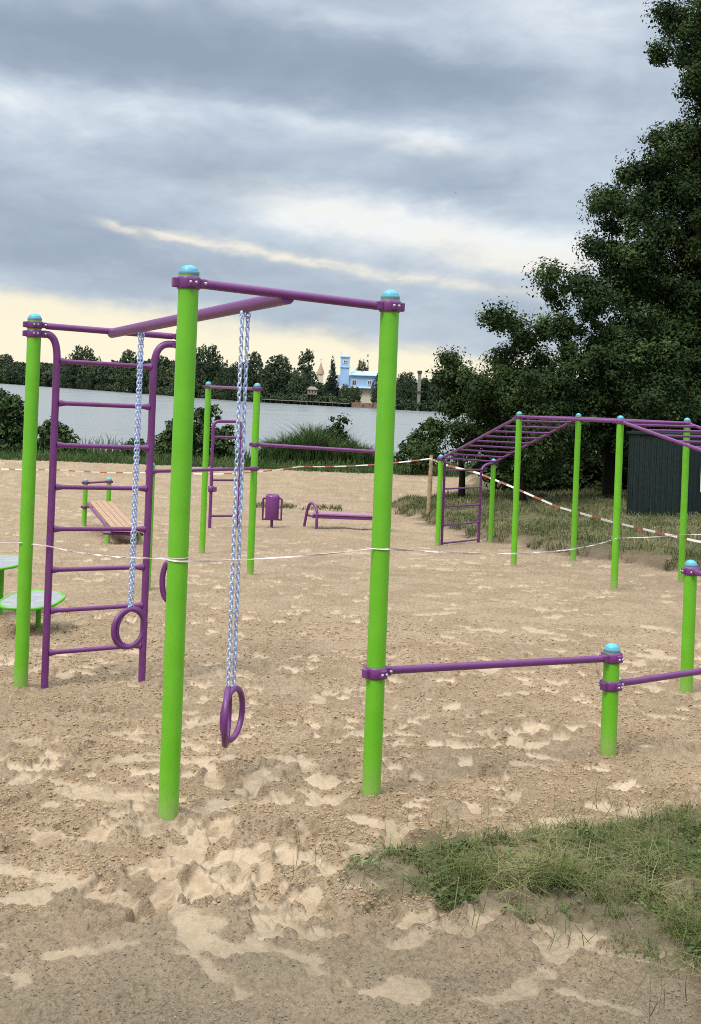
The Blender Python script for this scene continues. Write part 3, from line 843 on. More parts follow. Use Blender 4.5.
# ------------------------------------------------------------------ SHED
Ys = 24.0
sa = P(626, 521, Ys); sb = P(677, 524, Ys - .35)
zt = P(626, 433.5, Ys).z
shed = thing('metal_shed', 'dark teal ribbed metal shed standing under the big tree', 'shed', on((sa.x + sb.x) / 2 + .6, Ys + .8))
def ribwall(m, a, b, z0, z1, n, dep=.014):
    a, b = Vector(a), Vector(b); u = (b - a).normalized(); nn = Vector((u.y, -u.x, 0)); l = (b - a).length; pr = []
    for i in range(n):
        s = l * i / n; e = l / n
        pr += [a + u * s, a + u * (s + e * .55), a + u * (s + e * .65) + nn * dep, a + u * (s + e * .9) + nn * dep]
    pr.append(b); back = [p - nn * .03 for p in pr]
    vs = [Vector((p.x, p.y, z)) for p in pr for z in (z0, z1)] + [Vector((p.x, p.y, z)) for p in back for z in (z0, z1)]
    k = len(pr); fs = [(2 * i, 2 * i + 2, 2 * i + 3, 2 * i + 1) for i in range(k - 1)]
    fs += [(2 * k + 2 * i + 1, 2 * k + 2 * i + 3, 2 * k + 2 * i + 2, 2 * k + 2 * i) for i in range(k - 1)]
    fs += [(2 * i + 1, 2 * i + 3, 2 * k + 2 * i + 3, 2 * k + 2 * i + 1) for i in range(k - 1)]
    m.add(vs, fs, True)
cA = Vector((sa.x, sa.y, 0)); cB = Vector((sb.x, sb.y, 0)); cC = cB + Vector((1.6, 1.1, 0)); cD = cA + (cC - cB)
zg = gz(sa.x, Ys) - .15
for a, b_, n in ((cA, cB, 9), (cB, cC, 14), (cC, cD, 9), (cD, cA, 14)):
    q = MB(); ribwall(q, a, b_, zg, zt, n); q.build('wall', M['shedgreen'], shed)
q = MB(); rp_ = [p + (p - (cA + cC) / 2).normalized() * .07 for p in (cA, cB, cC, cD)]
q.prism([Vector((p.x, p.y, zt + .004)) for p in rp_], (0, 0, .05)); q.build('roof', M['shedgreen'], shed)
dd = (cC - cB).normalized(); nn = Vector((dd.y, -dd.x, 0)); pc = cB + dd * .92
rot = Matrix((dd, nn, Vector((0, 0, 1)))).transposed()
q = MB(); q.box(Vector((pc.x, pc.y, zg + 1.0)) + nn * .045, (.55, .03, .62), rot, .006); q.build('notice_panel', M['white'], shed)

# ------------------------------------------------------------------ FOLIAGE
def leaves(centers, size, asp=.45, jitter=.35, up=.25):
    out = None
    if isinstance(centers, tuple): centers, out = centers
    n = len(centers); c = np.asarray(centers)
    d = RNG.normal(size=(n, 3)); d[:, 2] += up; d /= np.linalg.norm(d, axis=1)[:, None]
    if out is None:
        r = RNG.normal(size=(n, 3)); s = np.cross(d, r)
    else:
        nn = out + np.array([0, 0, .45]) + .55 * RNG.normal(size=(n, 3)); nn /= np.linalg.norm(nn, axis=1)[:, None] + 1e-9
        d = d - nn * (d * nn).sum(1)[:, None] * .8; d /= np.linalg.norm(d, axis=1)[:, None] + 1e-9
        s = np.cross(nn, d)
    s /= np.linalg.norm(s, axis=1)[:, None] + 1e-9
    nn = np.cross(d, s)
    l = size * (1 + jitter * (RNG.random(n) * 2 - 1)); l = l[:, None]; w_ = l * asp / 2
    fold = nn * l * .10
    V = np.stack([c - d * l * .5, c - d * l * .02 + s * w_ + fold, c + d * l * .5, c - d * l * .02 - s * w_ + fold], 1).reshape(-1, 3)
    Fq = np.arange(4 * n).reshape(n, 4)
    return V, Fq

def blob_points(blobs, per_m2, cl_sigma, cl_n, inner=.35):
    out = []; nrm = []
    for (c, r) in blobs:
        r = np.array(r if hasattr(r, '__len__') else (r, r, r), float); c = np.array(c)
        area = 4 * PI * (r.prod() ** (2 / 3))
        nc = max(2, int(area * per_m2))
        d = RNG.normal(size=(nc, 3)); d /= np.linalg.norm(d, axis=1)[:, None]
        rad = np.where(RNG.random(nc) < inner, RNG.random(nc) ** .6 * .8, .74 + .38 * RNG.random(nc))
        tw = RNG.random(nc) < .34; rad = np.where(tw, 1.02 + .30 * RNG.random(nc), rad)
        cc = c + d * r * rad[:, None]
        k = np.repeat(cc, cl_n, 0)
        sg = np.repeat(cl_sigma * (.55 + .9 * RNG.random(nc)), cl_n)[:, None]
        sg = sg * np.repeat(np.where(tw, .55, 1.0), cl_n)[:, None]
        g = RNG.normal(size=k.shape); gl = np.linalg.norm(g, axis=1)[:, None]
        g = g / gl * np.minimum(1.5, .55 + .7 * np.abs(RNG.normal(size=gl.shape)))
        pts = k + g * sg * np.array([1, 1, .8]) + np.array([0, 0, .0])
        out.append(pts); nrm.append(g / (np.linalg.norm(g, axis=1)[:, None] + 1e-9) + .35 * np.repeat(d, cl_n, 0))
    return np.concatenate(out), np.concatenate(nrm)

sat = random.Random(23)
def px_blobs(lst, Y, dy=.8, shrink=0):
    res = []
    for q in lst:
        px, py, r = q[:3]; r = max(r - shrink, r * .55); yy = Y + (q[3] if len(q) > 3 else random.uniform(-dy, dy))
        p = P(px, py, yy); R = r * yy / F
        res.append((tuple(p), (R, R, R * .92)))
        if shrink:            # side boughs that break the round outline
            for k in range(1):
                a = sat.uniform(0, 2 * PI); u = sat.uniform(.1, .9); w_ = math.sqrt(max(0, 1 - u * u)); f = sat.uniform(.95, 1.25); q_ = sat.uniform(.16, .26)
                res.append(((p.x + R * f * w_ * math.cos(a), p.y + R * f * w_ * math.sin(a), p.z + R * f * u * .92), (R * q_, R * q_, R * q_ * .8)))
    return res

def make_tree(name, label, cat, base, blobs, mat, leaf, per, sig, cn, trunk_r, group=None, limbs=True, trunk_top=None):
    t = thing(name, label, cat, base, group)
    pts = blob_points(blobs, per, sig, cn)
    kk = pts[0][:, 2] > gnp(pts[0][:, 0], pts[0][:, 1]) + .05
    V, Fq = leaves((pts[0][kk], pts[1][kk]), leaf, .55)
    npmesh('crown', V, Fq, mat, t)
    q = MB(); b = Vector(base)
    cs = [Vector(c) for c, _ in blobs]; mean = sum(cs, Vector()) / len(cs)
    fork = Vector((b.x + (mean.x - b.x) * .3, b.y, b.z + (mean.z - b.z) * .55))
    q.tube([b - Vector((0, 0, .2)), b.lerp(fork, .5) + Vector((.05, 0, 0)), fork], [trunk_r * 1.35, trunk_r, trunk_r * .8], 12)
    for c in [c_ for c_, r_ in zip(cs, blobs) if r_[1][0] > .45 or len(blobs) < 12]:
        k = fork.lerp(c, .5) + Vector((random.uniform(-.2, .2), random.uniform(-.2, .2), .25))
        q.tube(bez(fork, k, c, 6), [trunk_r * .55 * (1 - .13 * i) for i in range(7)], 8)
    q.build('trunk', M['bark'], t)
    return t

T1 = px_blobs([(708, 26, 48), (672, 18, 20), (664, 52, 17), (735, 70, 44), (775, 60, 75), (690, 84, 19), (703, 112, 18), (664, 142, 13), (690, 140, 22), (642, 172, 16), (600, 202, 14), (720, 150, 40), (735, 120, 40), (700, 165, 36), (664, 160, 16), (662, 182, 24), (628, 178, 9), (692, 222, 56), (636, 210, 22), (604, 208, 13), (616, 196, 9), (642, 252, 38), (740, 210, 75),
               (612, 226, 12), (594, 250, 12), (612, 262, 24), (640, 285, 34), (615, 283, 20), (724, 300, 70), (676, 318, 60), (795, 160, 75), (785, 280, 85), (724, 390, 62)], 31, shrink=9)
make_tree('broadleaf_tree', 'biggest dark green tree, rising past the top right of the photo behind the shed', 'tree', on(*P(745, 480, 32)[:2]), T1, M['leaf_tree'], .092, 3.6, .33, 330, .30)
T2 = px_blobs([(550, 277, 9), (560, 296, 15), (580, 288, 12), (598, 302, 24), (622, 330, 40), (584, 362, 42), (562, 330, 16), (652, 385, 50), (628, 425, 44), (692, 440, 48), (572, 425, 38)], 29, shrink=9)
make_tree('broadleaf_tree', 'dark rounded tree standing directly behind the middle of the monkey bars', 'tree', on(*P(610, 490, 29.5)[:2]), T2, M['leaf_tree'], .090, 4.0, .31, 310, .16)
T3 = px_blobs([(495, 318, 10), (508, 328, 15), (526, 346, 22), (540, 330, 12), (506, 368, 28), (538, 390, 42), (502, 420, 34), (545, 440, 36), (480, 396, 24)], 28, shrink=9)
make_tree('broadleaf_tree', 'shorter dark tree with a pointed top left of the monkey bar tree', 'tree', on(*P(520, 492, 28.5)[:2]), T3, M['leaf_tree2'], .088, 4.2, .28, 280, .12)
T4 = px_blobs([(448, 360, 9), (458, 368, 12), (440, 380, 10), (466, 386, 24), (450, 408, 20), (484, 425, 30), (460, 440, 24), (432, 455, 15), (494, 455, 26), (436, 428, 12), (420, 462, 8)], 30, shrink=9)
make_tree('broadleaf_tree', 'bushy dark green small tree at the lake end of the wood, above the stake', 'tree', on(*P(462, 485, 30.5)[:2]), T4, M['leaf_tree2'], .086, 5.0, .24, 240, .08)
T5 = px_blobs([(520, 470, 30), (560, 476, 26), (600, 470, 32), (650, 460, 42), (700, 470, 40), (740, 450, 50)], 33.5)
make_tree('dark_shrub', 'deep dark shrubs filling the gap under the tall trees', 'shrub', on(*P(600, 490, 33.5)[:2]), T5, M['leaf_tree'], .16, 11, .2, 40, .05)
T6 = px_blobs([(705, 345, 55), (640, 410, 48), (745, 270, 60), (580, 440, 40), (790, 360, 100), (520, 455, 28), (660, 440, 50), (720, 430, 60), (820, 440, 80)], 37)
make_tree('broadleaf_tree', 'shadowed tree at the back of the dark clump, mostly hidden by the trees before it', 'tree', on(*P(690, 478, 37)[:2]), T6, M['leaf_tree'], .22, 6, .3, 40, .2)

# shore bushes
def bush(label, lst, Y, mat='leaf_bush', leaf=.17, per=9, sig=.20, cn=34, name='shore_bush', cat='bush'):
    bl = px_blobs(lst, Y, .5); c = bl[0][0]
    for k in range(len(bl)): pass
    return make_tree(name, label, cat, on(c[0], Y), bl, M[mat], leaf, per, sig, cn, .04)
bush('tall dark bush on the shore cut by the left edge', [(-6, 425, 26), (8, 440, 24), (-25, 420, 30), (4, 408, 15), (20, 452, 14), (0, 397, 7), (11, 402, 6), (19, 418, 8), (25, 438, 7), (-12, 400, 8)], 49)
bush('small bush on the shore between the leftmost post and the ladder', [(52, 447, 13), (62, 440, 11), (46, 434, 10), (72, 452, 9), (57, 430, 6), (48, 424, 4), (66, 433, 4), (79, 450, 5)], 49)
bush('low sprawling bush seen through the ladder by the water', [(128, 452, 8), (138, 448, 8), (120, 457, 6), (146, 455, 7)], 49)
bush('leafy bush behind the thick near post at the shore', [(165, 446, 13), (178, 440, 13), (158, 456, 9), (172, 428, 7)], 49)
bush('rounded leafy bush by the lake behind the distant green post', [(205, 437, 15), (220, 444, 13), (200, 420, 10), (228, 430, 5), (194, 432, 7), (226, 455, 10), (212, 414, 7), (192, 450, 12)], 48.5)
bush('bright green sapling poking out of the reeds by the water', [(338, 423, 7), (336, 432, 8), (342, 438, 8), (345, 447, 8)], 49, 'leaf_tree2', .14)
bush('low dark bush right of the tall near post at the water', [(412, 448, 10), (420, 440, 10), (432, 432, 11), (425, 455, 11), (405, 458, 6)], 44)

def blades(pts, h, w, lean=.35, bend=.5, up=None):
    n = len(pts); a = RNG.random(n) * 2 * PI; ca, sa_ = np.cos(a), np.sin(a)
    b = RNG.random(n) * 2 * PI
    ld = np.stack([np.cos(b), np.sin(b), np.zeros(n)], 1) * (lean * RNG.random(n))[:, None]
    s = np.stack([ca, sa_, np.zeros(n)], 1) * (np.broadcast_to(w, (n,)) / 2)[:, None]
    hh = np.broadcast_to(h, (n,))[:, None]
    z = np.array([0, 0, 1.])
    p0 = pts; p1 = pts + (z * .55 + ld * .35) * hh; p2 = pts + (z * (1 - .35 * bend) + ld * (1 + bend)) * hh
    V = np.stack([p0 - s, p0 + s, p1 + s * .8, p1 - s * .8, p2 + s * .12, p2 - s * .12], 1).reshape(-1, 3)
    o = np.arange(n)[:, None] * 6
    Fq = np.concatenate([o + np.array([[0, 1, 2, 3]]), o + np.array([[3, 2, 4, 5]])])
    return V, Fq

def scatter_blades(name, x, y, h, w, mat, label, lean=.4, bend=.5):
    z = gfull(x, y); V, Fq = blades(np.stack([x, y, z - .01], 1), h, w, lean, bend)
    return tag(npmesh(name, V, Fq, mat), label, kind='stuff')

# reeds
n = 13000
rpx = 262 + 116 * RNG.random(n); yy = 47.5 + 3.5 * RNG.random(n)
hgt = np.interp(rpx, [260, 272, 290, 310, 330, 350, 365, 380], [.5, .95, 1.35, 1.65, 1.55, 1.3, 1.05, .7])
xx = (rpx - CX) / F * yy + .065 * 0
kk = fbm(xx / .7, yy / .9, 205); k = kk > .34; xx, yy, hgt = xx[k], yy[k], hgt[k] * (.30 + 1.10 * kk[k]); n = len(xx)
scatter_blades('reed_bed', xx, yy, hgt * (.55 + .6 * RNG.random(n)), .03, M['reed'], 'green reed bed at the water between the distant frame and the tall post', .5, .5)
# shore grass fringe
n = 34000
yy = 43.8 + 6.6 * RNG.random(n) ** 1.3; xx = (RNG.random(n) - .5) * .95 * yy
hh = (.16 + .6 * RNG.random(n) ** 2.5) * (.5 + 1.0 * fbm(xx / 1.5, yy / 1.5, 7)) * np.where(yy > 48, 1.3, .6)
scatter_blades('shore_grass', xx, yy, hh, .03, M['reed'], 'green grass strip along the lake shore', .35, .5)
# bank grass on the right
n = 60000
yy = 13 + 22 * RNG.random(n) ** 1.15; ee = edge_x(yy); xx = ee - .05 + 9.5 * RNG.random(n) ** 1.3
k = fbm(xx / .5, yy / .5, 8) > .36; xx, yy = xx[k], yy[k]
hh = (.05 + .17 * RNG.random(len(xx))) * (.4 + 1.1 * fbm(xx / .8, yy / .8, 9))
scatter_blades('bank_grass', xx, yy, hh, .013, M['drygrass'], 'half dry grass on the low bank behind the monkey bars', .6, .8)
# weeds on the sand behind the bin
n = 900
pxs = 255 + 92 * RNG.random(n); yy = 27.0 + 1.0 * RNG.random(n); xx = (pxs - CX) / F * yy
k = fbm(xx / .35, yy / .35, 18) > .5
scatter_blades('sand_weeds', xx[k], yy[k], .05 + .12 * RNG.random(k.sum()), .02, M['drygrass'], 'thin line of weeds across the sand behind the bin', .6, .6)
# near lawn patch
xs = [p[0] for p in GRASS_POLY]; ysx = [p[1] for p in GRASS_POLY]
def lawn_density(a, b):
    g_ = polydist(a, b, GRASS_POLY) + .34 * (fbm(a / .11, b / .11, 81) - .5) + .2 * (fbm(a / .35, b / .35, 82) - .5)
    return g_, sstep(-.05, .14, g_) * (.10 + .9 * sstep(.40, .60, fbm(a / .12, b / .12, 83)))
def lawn_pts(n):
    a = min(xs) - .25 + (max(xs) - min(xs) + .4) * RNG.random(n); b = min(ysx) - .2 + (max(ysx) - min(ysx) + .4) * RNG.random(n)
    g_, d_ = lawn_density(a, b); k = RNG.random(n) < d_; return a[k], b[k], g_[k]
tx_, ty_, tg_ = lawn_pts(9500)
nb_ = 16; xx = np.repeat(tx_, nb_) + .020 * RNG.normal(size=len(tx_) * nb_); yy = np.repeat(ty_, nb_) + .020 * RNG.normal(size=len(tx_) * nb_)
th = (.025 + .10 * RNG.random(len(tx_)) ** 2.2) * (.5 + .9 * fbm(tx_ / .25, ty_ / .25, 85)) * (.6 + .6 * sstep(0, .25, tg_))
hh = np.repeat(th, nb_) * (.45 + .75 * RNG.random(len(xx)))
scatter_blades('near_grass', xx, yy, hh, .0036, M['grass'], 'patchy tufts of grass growing at the edge of the sand in front', 1.3, .9)
tx_, ty_, tg_ = lawn_pts(26000)
scatter_blades('short_grass', tx_, ty_, .012 + .03 * RNG.random(len(tx_)), .0032, M['grass'], 'short dry grass between the near tufts', 1.8, .9)
a, b = lawn_pts(5200)[:2]; k = (fbm(a / .2, b / .2, 88) + .25 * sstep(.9, .3, a)) > .52; a, b = a[k], b[k]
a = np.repeat(a, 5) + .018 * RNG.normal(size=len(a) * 5); b = np.repeat(b, 5) + .018 * RNG.normal(size=len(b) * 5)
pw_ = np.stack([a, b, gfull(a, b) + .008 + .03 * RNG.random(len(a))], 1); V, Fq = leaves((pw_, np.tile([0, 0, 1.], (len(a), 1))), .020, .7)
tag(npmesh('low_weeds', V, Fq, M['weed']), 'small leafy weeds among the near grass tufts', kind='stuff')
# stray straws
n = 700
xx = min(xs) - .2 + (max(xs) - min(xs) + .2) * RNG.random(n); yy = min(ysx) - .2 + (max(ysx) - min(ysx) + .1) * RNG.random(n)
k = polydist(xx, yy, GRASS_POLY) > -.22; xx, yy = xx[k], yy[k]
z = gfull(xx, yy) + .01; V, Fq = blades(np.stack([xx, yy, z], 1), .07 + .07 * RNG.random(len(xx)), .003, 3.5, -1.2)
tag(npmesh('straw', V, Fq, M['drygrass']), 'dry straws lying in the near grass', kind='stuff')

# crumbs of soil and small stones
def crumbs(name, n, y0, y1, smin, smax, mat, label, pw=2.2, keep=None):
    ico = bmesh.new(); bmesh.ops.create_icosphere(ico, subdivisions=1, radius=1); ico.verts.index_update()
    bv = np.array([v.co[:] for v in ico.verts]); bf = np.array([[v.index for v in f.verts] for f in ico.faces]); ico.free()
    iy = 1 / (1 / y1 + (1 / y0 - 1 / y1) * RNG.random(n)); xx = (RNG.random(n) - .5) * .74 * iy
    if keep is not None:
        k = keep(xx, iy); xx, iy = xx[k], iy[k]
    n = len(xx); z = gfull(xx, iy); s = smin + (smax - smin) * RNG.random(n) ** pw * np.clip(iy / 6, .6, 1.6)
    sc = s[:, None] * (.65 + .7 * RNG.random((n, 3))); a = RNG.random(n) * 2 * PI
    jit = 1 + .45 * (RNG.random((n, len(bv), 1)) - .5)
    v = bv[None] * jit * sc[:, None, :]
    vx = v[..., 0] * np.cos(a)[:, None] - v[..., 1] * np.sin(a)[:, None]; vy = v[..., 0] * np.sin(a)[:, None] + v[..., 1] * np.cos(a)[:, None]
    V = np.stack([vx + xx[:, None], vy + iy[:, None], v[..., 2] * .75 + (z + s * .25)[:, None]], -1).reshape(-1, 3)
    Fq = (bf[None] + (np.arange(n) * len(bv))[:, None, None]).reshape(-1, 3)
    tag(npmesh(name, V, Fq, mat, smooth=False), label, kind='stuff')
def crumbmat(name, a, b_, c_):
    m, nt, bb_ = newmat(name); r = N(nt, 'ShaderNodeNewGeometry').outputs['Random Per Island']
    c = mixc(nt, r, a, b_); c = mixc(nt, mrange(nt, r, .93, .95), c, c_)
    L(nt, c, bb_.inputs['Base Color']); bb_.inputs['Roughness'].default_value = .95; bb_.inputs['Specular IOR Level'].default_value = .1
    return m
PALE = A_MASK
def rough_zone(xx, yy):
    i = np.clip(np.searchsorted(ys, yy), 0, len(ys) - 1); j = np.clip(np.searchsorted(us, xx / np.maximum(yy, 2.75)), 0, len(us) - 1)
    return (PALE[i, j] < .3) & (polydist(xx, yy, GRASS_POLY) < .02) & (xx < edge_x(yy) - .1) & (fbm(xx / .3, yy / .3, 121) > .40)
crumbs('sand_crumbs', 80000, 3.9, 11, .0018, .0095, crumbmat('sand_crumb', (.36, .258, .155), (.25, .172, .10), (.40, .30, .19)), 'damp crumbs of sand thrown up between footprints', 2.4, keep=rough_zone)
crumbs('soil_crumbs', 20000, 2.8, 4.9, .0012, .0075, crumbmat('soil_crumb', (.20, .163, .115), (.14, .114, .08), (.26, .215, .155)), 'grey soil crumbs and grit on the trodden path in front', 3.0, keep=lambda a, b: (fbm(a / .2, b / .2, 122) > .36) & (PALE[np.clip(np.searchsorted(ys, b), 0, len(ys) - 1), np.clip(np.searchsorted(us, a / np.maximum(b, 2.75)), 0, len(us) - 1)] < .35))

# ------------------------------------------------------------------ FAR SHORE
def shoreP(px, d=4):
    """ground point on the far shore at picture column px, d metres inland"""
    t = (px - CX) / F; lo, hi = 100., 1400.
    for _ in range(50):
        m = .5 * (lo + hi)
        if m < np.interp(t * m, SHX, SHY): lo = m
        else: hi = m
    y = lo + d; return Vector((t * y, y, gz(t * y, y)))

def crown_mesh(kind):
    if kind == 'round': bl = [((0, 0, .62), (.30, .30, .30)), ((-.2, .05, .5), (.24, .24, .26)), ((.2, -.05, .48), (.25, .25, .27)), ((.02, 0, .83), (.18, .18, .16)), ((0, 0, .28), (.34, .3, .2)), ((-.28, 0, .25), (.18, .18, .2)), ((.3, 0, .22), (.17, .17, .18))]
    elif kind == 'tall': bl = [((0, 0, .75), (.18, .18, .25)), ((-.1, 0, .5), (.2, .2, .22)), ((.12, 0, .45), (.2, .2, .22)), ((.03, 0, .25), (.24, .24, .22)), ((.08, 0, .88), (.12, .12, .12)), ((-.12, 0, .8), (.09, .09, .12))]
    elif kind == 'wide': bl = [((0, 0, .55), (.4, .35, .32)), ((-.4, 0, .42), (.28, .28, .3)), ((.4, 0, .45), (.3, .28, .3)), ((-.15, 0, .78), (.2, .2, .2)), ((.2, 0, .8), (.18, .2, .18)), ((0, 0, .2), (.55, .4, .22))]
    elif kind == 'cone':
        bl = [((0, 0, z), (.30 * (1.04 - z), .30 * (1.04 - z), .09)) for z in np.linspace(.1, .97, 10)]
    else: bl = [((0, 0, z), (.10 * (1.15 - z), .10 * (1.15 - z), .09)) for z in np.linspace(.1, .97, 9)]
    pts = blob_points(bl, 150 if kind in ('round', 'tall', 'wide') else 260, .035, 11, .3)
    return leaves(pts, .052 if kind in ('round', 'tall', 'wide') else .04, .6)
PROTO = {}
def far_tree(px, pytop, width_px, kind, label, d=6, mat='leaf_far', group='trees on the far shore', pybase=None, name='far_tree'):
    b = shoreP(px, d); hh = P(px, pytop, b.y).z - b.z
    wm = width_px * b.y / F
    nat = {'round': .95, 'tall': .6, 'wide': 1.35, 'cone': .6, 'column': .22}[kind]
    if kind + mat not in PROTO:
        t = thing(name, label, 'tree', b, group)
        V, Fq = crown_mesh(kind); V = V + np.array(b)
        npmesh('crown', V, Fq, M[mat], t)
        q = MB(); q.tube([b - Vector((0, 0, .05)), b + Vector((.01, 0, .3)), b + Vector((0, 0, .8))], [.03, .022, .008], 8)
        for s in (-1, 1): q.tube([b + Vector((0, 0, .3)), b + Vector((.12 * s * nat, 0, .55))], [.014, .005], 6)
        q.build('trunk', M['bark'], t); PROTO[kind + mat] = t
    else:
        t = copy_tree(PROTO[kind + mat]); t.location = b; t['label'] = label
    t.scale = (wm / nat, wm / nat, hh); t.rotation_euler = (0, 0, random.uniform(0, 6.28) if kind in ('cone', 'column') else random.choice((0, .3, 2.9, 3.4)))
    return t
SAME = 'dark green tree in the unbroken wood along the far lake shore'
rt = random.Random(5)
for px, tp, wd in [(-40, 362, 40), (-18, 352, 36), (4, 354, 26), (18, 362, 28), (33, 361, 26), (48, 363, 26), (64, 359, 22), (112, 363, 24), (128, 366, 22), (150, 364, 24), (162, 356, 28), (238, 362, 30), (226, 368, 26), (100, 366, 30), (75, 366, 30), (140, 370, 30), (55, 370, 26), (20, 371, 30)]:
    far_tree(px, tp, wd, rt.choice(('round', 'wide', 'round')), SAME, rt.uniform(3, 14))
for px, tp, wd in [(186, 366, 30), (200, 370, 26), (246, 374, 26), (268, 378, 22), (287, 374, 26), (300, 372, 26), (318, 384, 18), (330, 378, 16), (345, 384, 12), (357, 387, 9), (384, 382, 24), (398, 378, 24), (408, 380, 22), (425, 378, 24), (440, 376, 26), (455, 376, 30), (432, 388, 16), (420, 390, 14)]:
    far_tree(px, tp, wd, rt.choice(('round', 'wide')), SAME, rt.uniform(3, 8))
far_tree(82, 346, 36, 'wide', 'broad flat-topped tree on the far shore seen through the ladder top')
far_tree(128, 350, 26, 'round', 'rounded tree on the far shore behind the left chain')
far_tree(206, 345, 42, 'wide', 'wide tall tree on the far shore behind the thick near post', 5)
far_tree(253, 352, 26, 'round', 'dome-shaped dark tree on the far shore behind the near chain', 5)
far_tree(277, 355, 40, 'round', 'large rounded tree on the far shore between chain and blue house', 6)
far_tree(305, 350, 21, 'tall', 'tall ragged tree on the far shore left of the church spire', 8)
far_tree(332, 358, 17, 'cone', 'dark pointed conifer standing left of the blue house tower', 4, 'leaf_conifer', name='far_conifer')
far_tree(361, 360, 15, 'wide', 'small dark tree behind the blue house beside its tower', 26)
far_tree(366.5, 358, 4.5, 'column', 'slender dark cypress behind the blue house roof', 25, 'leaf_conifer', name='far_conifer')
far_tree(406, 372, 30, 'wide', 'low broad tree on the far shore right of the tall near post', 8)
far_tree(352, 386, 7, 'round', 'little round tree before the white ground floor of the blue house', 2)
far_tree(382, 371, 22, 'round', 'rounded tree on the far shore at the right end of the blue house', 3)
# wood massed behind
wp = []
for px in np.arange(-140, 700, 5):
    s = shoreP(px, 22); hh = np.interp(px, [-140, 0, 60, 160, 210, 240, 300, 325, 340, 372, 380, 440, 700], [13, 11, 10, 10, 8, 6, 5, 3, 2, 2, 4, 5, 7])
    r = s.y * .012; wp.append(((s.x, s.y, s.z + hh * .45), (r, r, hh * .5 * random.uniform(.85, 1.1))))
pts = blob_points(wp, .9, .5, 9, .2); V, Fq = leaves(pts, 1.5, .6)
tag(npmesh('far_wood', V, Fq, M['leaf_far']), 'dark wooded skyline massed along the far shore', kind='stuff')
# undergrowth at the waterline
wp = []
for px in np.arange(-140, 700, 2.5):
    s = shoreP(px, 1.0); r = s.y * (.0035 if not 352 < px < 381 else .0008)
    wp.append(((s.x, s.y, s.z + r * .6), (r, r, r * random.uniform(.7, 1.6))))
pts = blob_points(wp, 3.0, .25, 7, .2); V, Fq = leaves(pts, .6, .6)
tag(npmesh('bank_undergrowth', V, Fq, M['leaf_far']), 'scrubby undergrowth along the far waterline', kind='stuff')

# blue house
hb = shoreP(352, 9); Yh = hb.y; k = Yh / F
def hp(px, py, dy=0): return P(px, py, Yh + dy)
house = thing('blue_house', 'sky blue house with a lookout tower on the far shore', 'house', hb)
zg = hb.z - .3
x0, x1 = hp(337, 390).x, hp(381, 390).x
z_b = hp(355, 387.5).z; z_e = hp(355, 375.5).z; z_r = hp(355, 371).z
def hbox(xa, xb, ya, yb, za, zb): q = MB(); q.box(((xa + xb) / 2, (ya + yb) / 2, (za + zb) / 2), (xb - xa, yb - ya, zb - za), None, .03); return q
hbox(x0, x1, Yh, Yh + 8, z_b, z_e).build('wall', M['blue'], house)
hbox(x0 + 2.4, x1, Yh + .4, Yh + 7.6, zg, z_b - .01).build('ground_floor', M['cream'], house)
hbox(x0 - .3, x1 + .3, Yh - .6, Yh - .01, z_b - .12, z_b + .08).build('balcony_ledge', M['white'], house)
q = MB(); q.prism([(x0 + 3, Yh - .5, z_e + .003), (x1 + .4, Yh - .5, z_e + .003), (x1 + .2, Yh + 4, z_r), (x0 + 3.2, Yh + 4, z_r)], (0, 0, .15))
q.prism([(x0 + 3.2, Yh + 4, z_r), (x1 + .2, Yh + 4, z_r), (x1 + .4, Yh + 8.5, z_e), (x0 + 3, Yh + 8.5, z_e)], (0, 0, .15))
q.prism([(x1 - .2, Yh + .1, z_e + .01), (x1 - .2, Yh + 7.9, z_e + .01), (x1 - .2, Yh + 4, z_r)], (.15, 0, 0)); q.build('roof', M['blueroof'], house)
tx0, tx1 = hp(340.5, 366).x, hp(349.5, 366).x; tz = hp(345, 357.5).z; tm_ = hp(345, 367).z
tw = hbox(tx0, tx1, Yh - .5, Yh + 1.8, z_b + .1, tz).build('tower', M['blue'], house)
hbox(tx0 - .18, tx1 + .18, Yh - .7, Yh + 2.0, tm_ - .15, tm_ + .1).build('ledge', M['blueroof'], tw)
hbox(tx0 - .18, tx1 + .18, Yh - .7, Yh + 2.0, tz + .003, tz + .25).build('cornice', M['blueroof'], tw)
q = MB(); zt_ = hp(345, 352.5).z
for xx_ in (tx0, tx1):
    for yy_ in (Yh - .55, Yh + 1.85): q.box((xx_, yy_, (tz + .25 + zt_) / 2), (.16, .16, zt_ - tz - .25))
for yy_ in (Yh - .55, Yh + 1.85): q.tube([(tx0, yy_, tz + .9), (tx1, yy_, tz + .9)], .05, 6)
for xx_ in (tx0, tx1): q.tube([(xx_, Yh - .55, tz + .9), (xx_, Yh + 1.85, tz + .9)], .05, 6)
q.build('railing', M['white'], tw)
def window(par, pxa, pxb, pya, pyb, y, fm='white'):
    a = hp(pxa, pya); b_ = hp(pxb, pyb); f = MB(); cx_ = (a.x + b_.x) / 2; cz_ = (a.z + b_.z) / 2; w_, h_ = abs(b_.x - a.x), abs(a.z - b_.z)
    for s in (-1, 1):
        f.box((cx_ + s * w_ / 2, y - .05, cz_), (.12, .12, h_ + .12)); f.box((cx_, y - .045, cz_ + s * h_ / 2), (w_ - .12, .11, .12))
    f.box((cx_, y - .04, cz_), (.08, .08, h_ - .12)); fo = f.build('window', M[fm], par)
    g = MB(); g.box((cx_, y - .015, cz_), (w_ - .1, .03, h_ - .1)); g.build('pane', M['glassdark'], fo)
window(house, 352.3, 356, 380, 385.3, Yh); window(house, 342, 343.8, 380.5, 384.5, Yh); window(house, 368, 371, 380.5, 385, Yh)
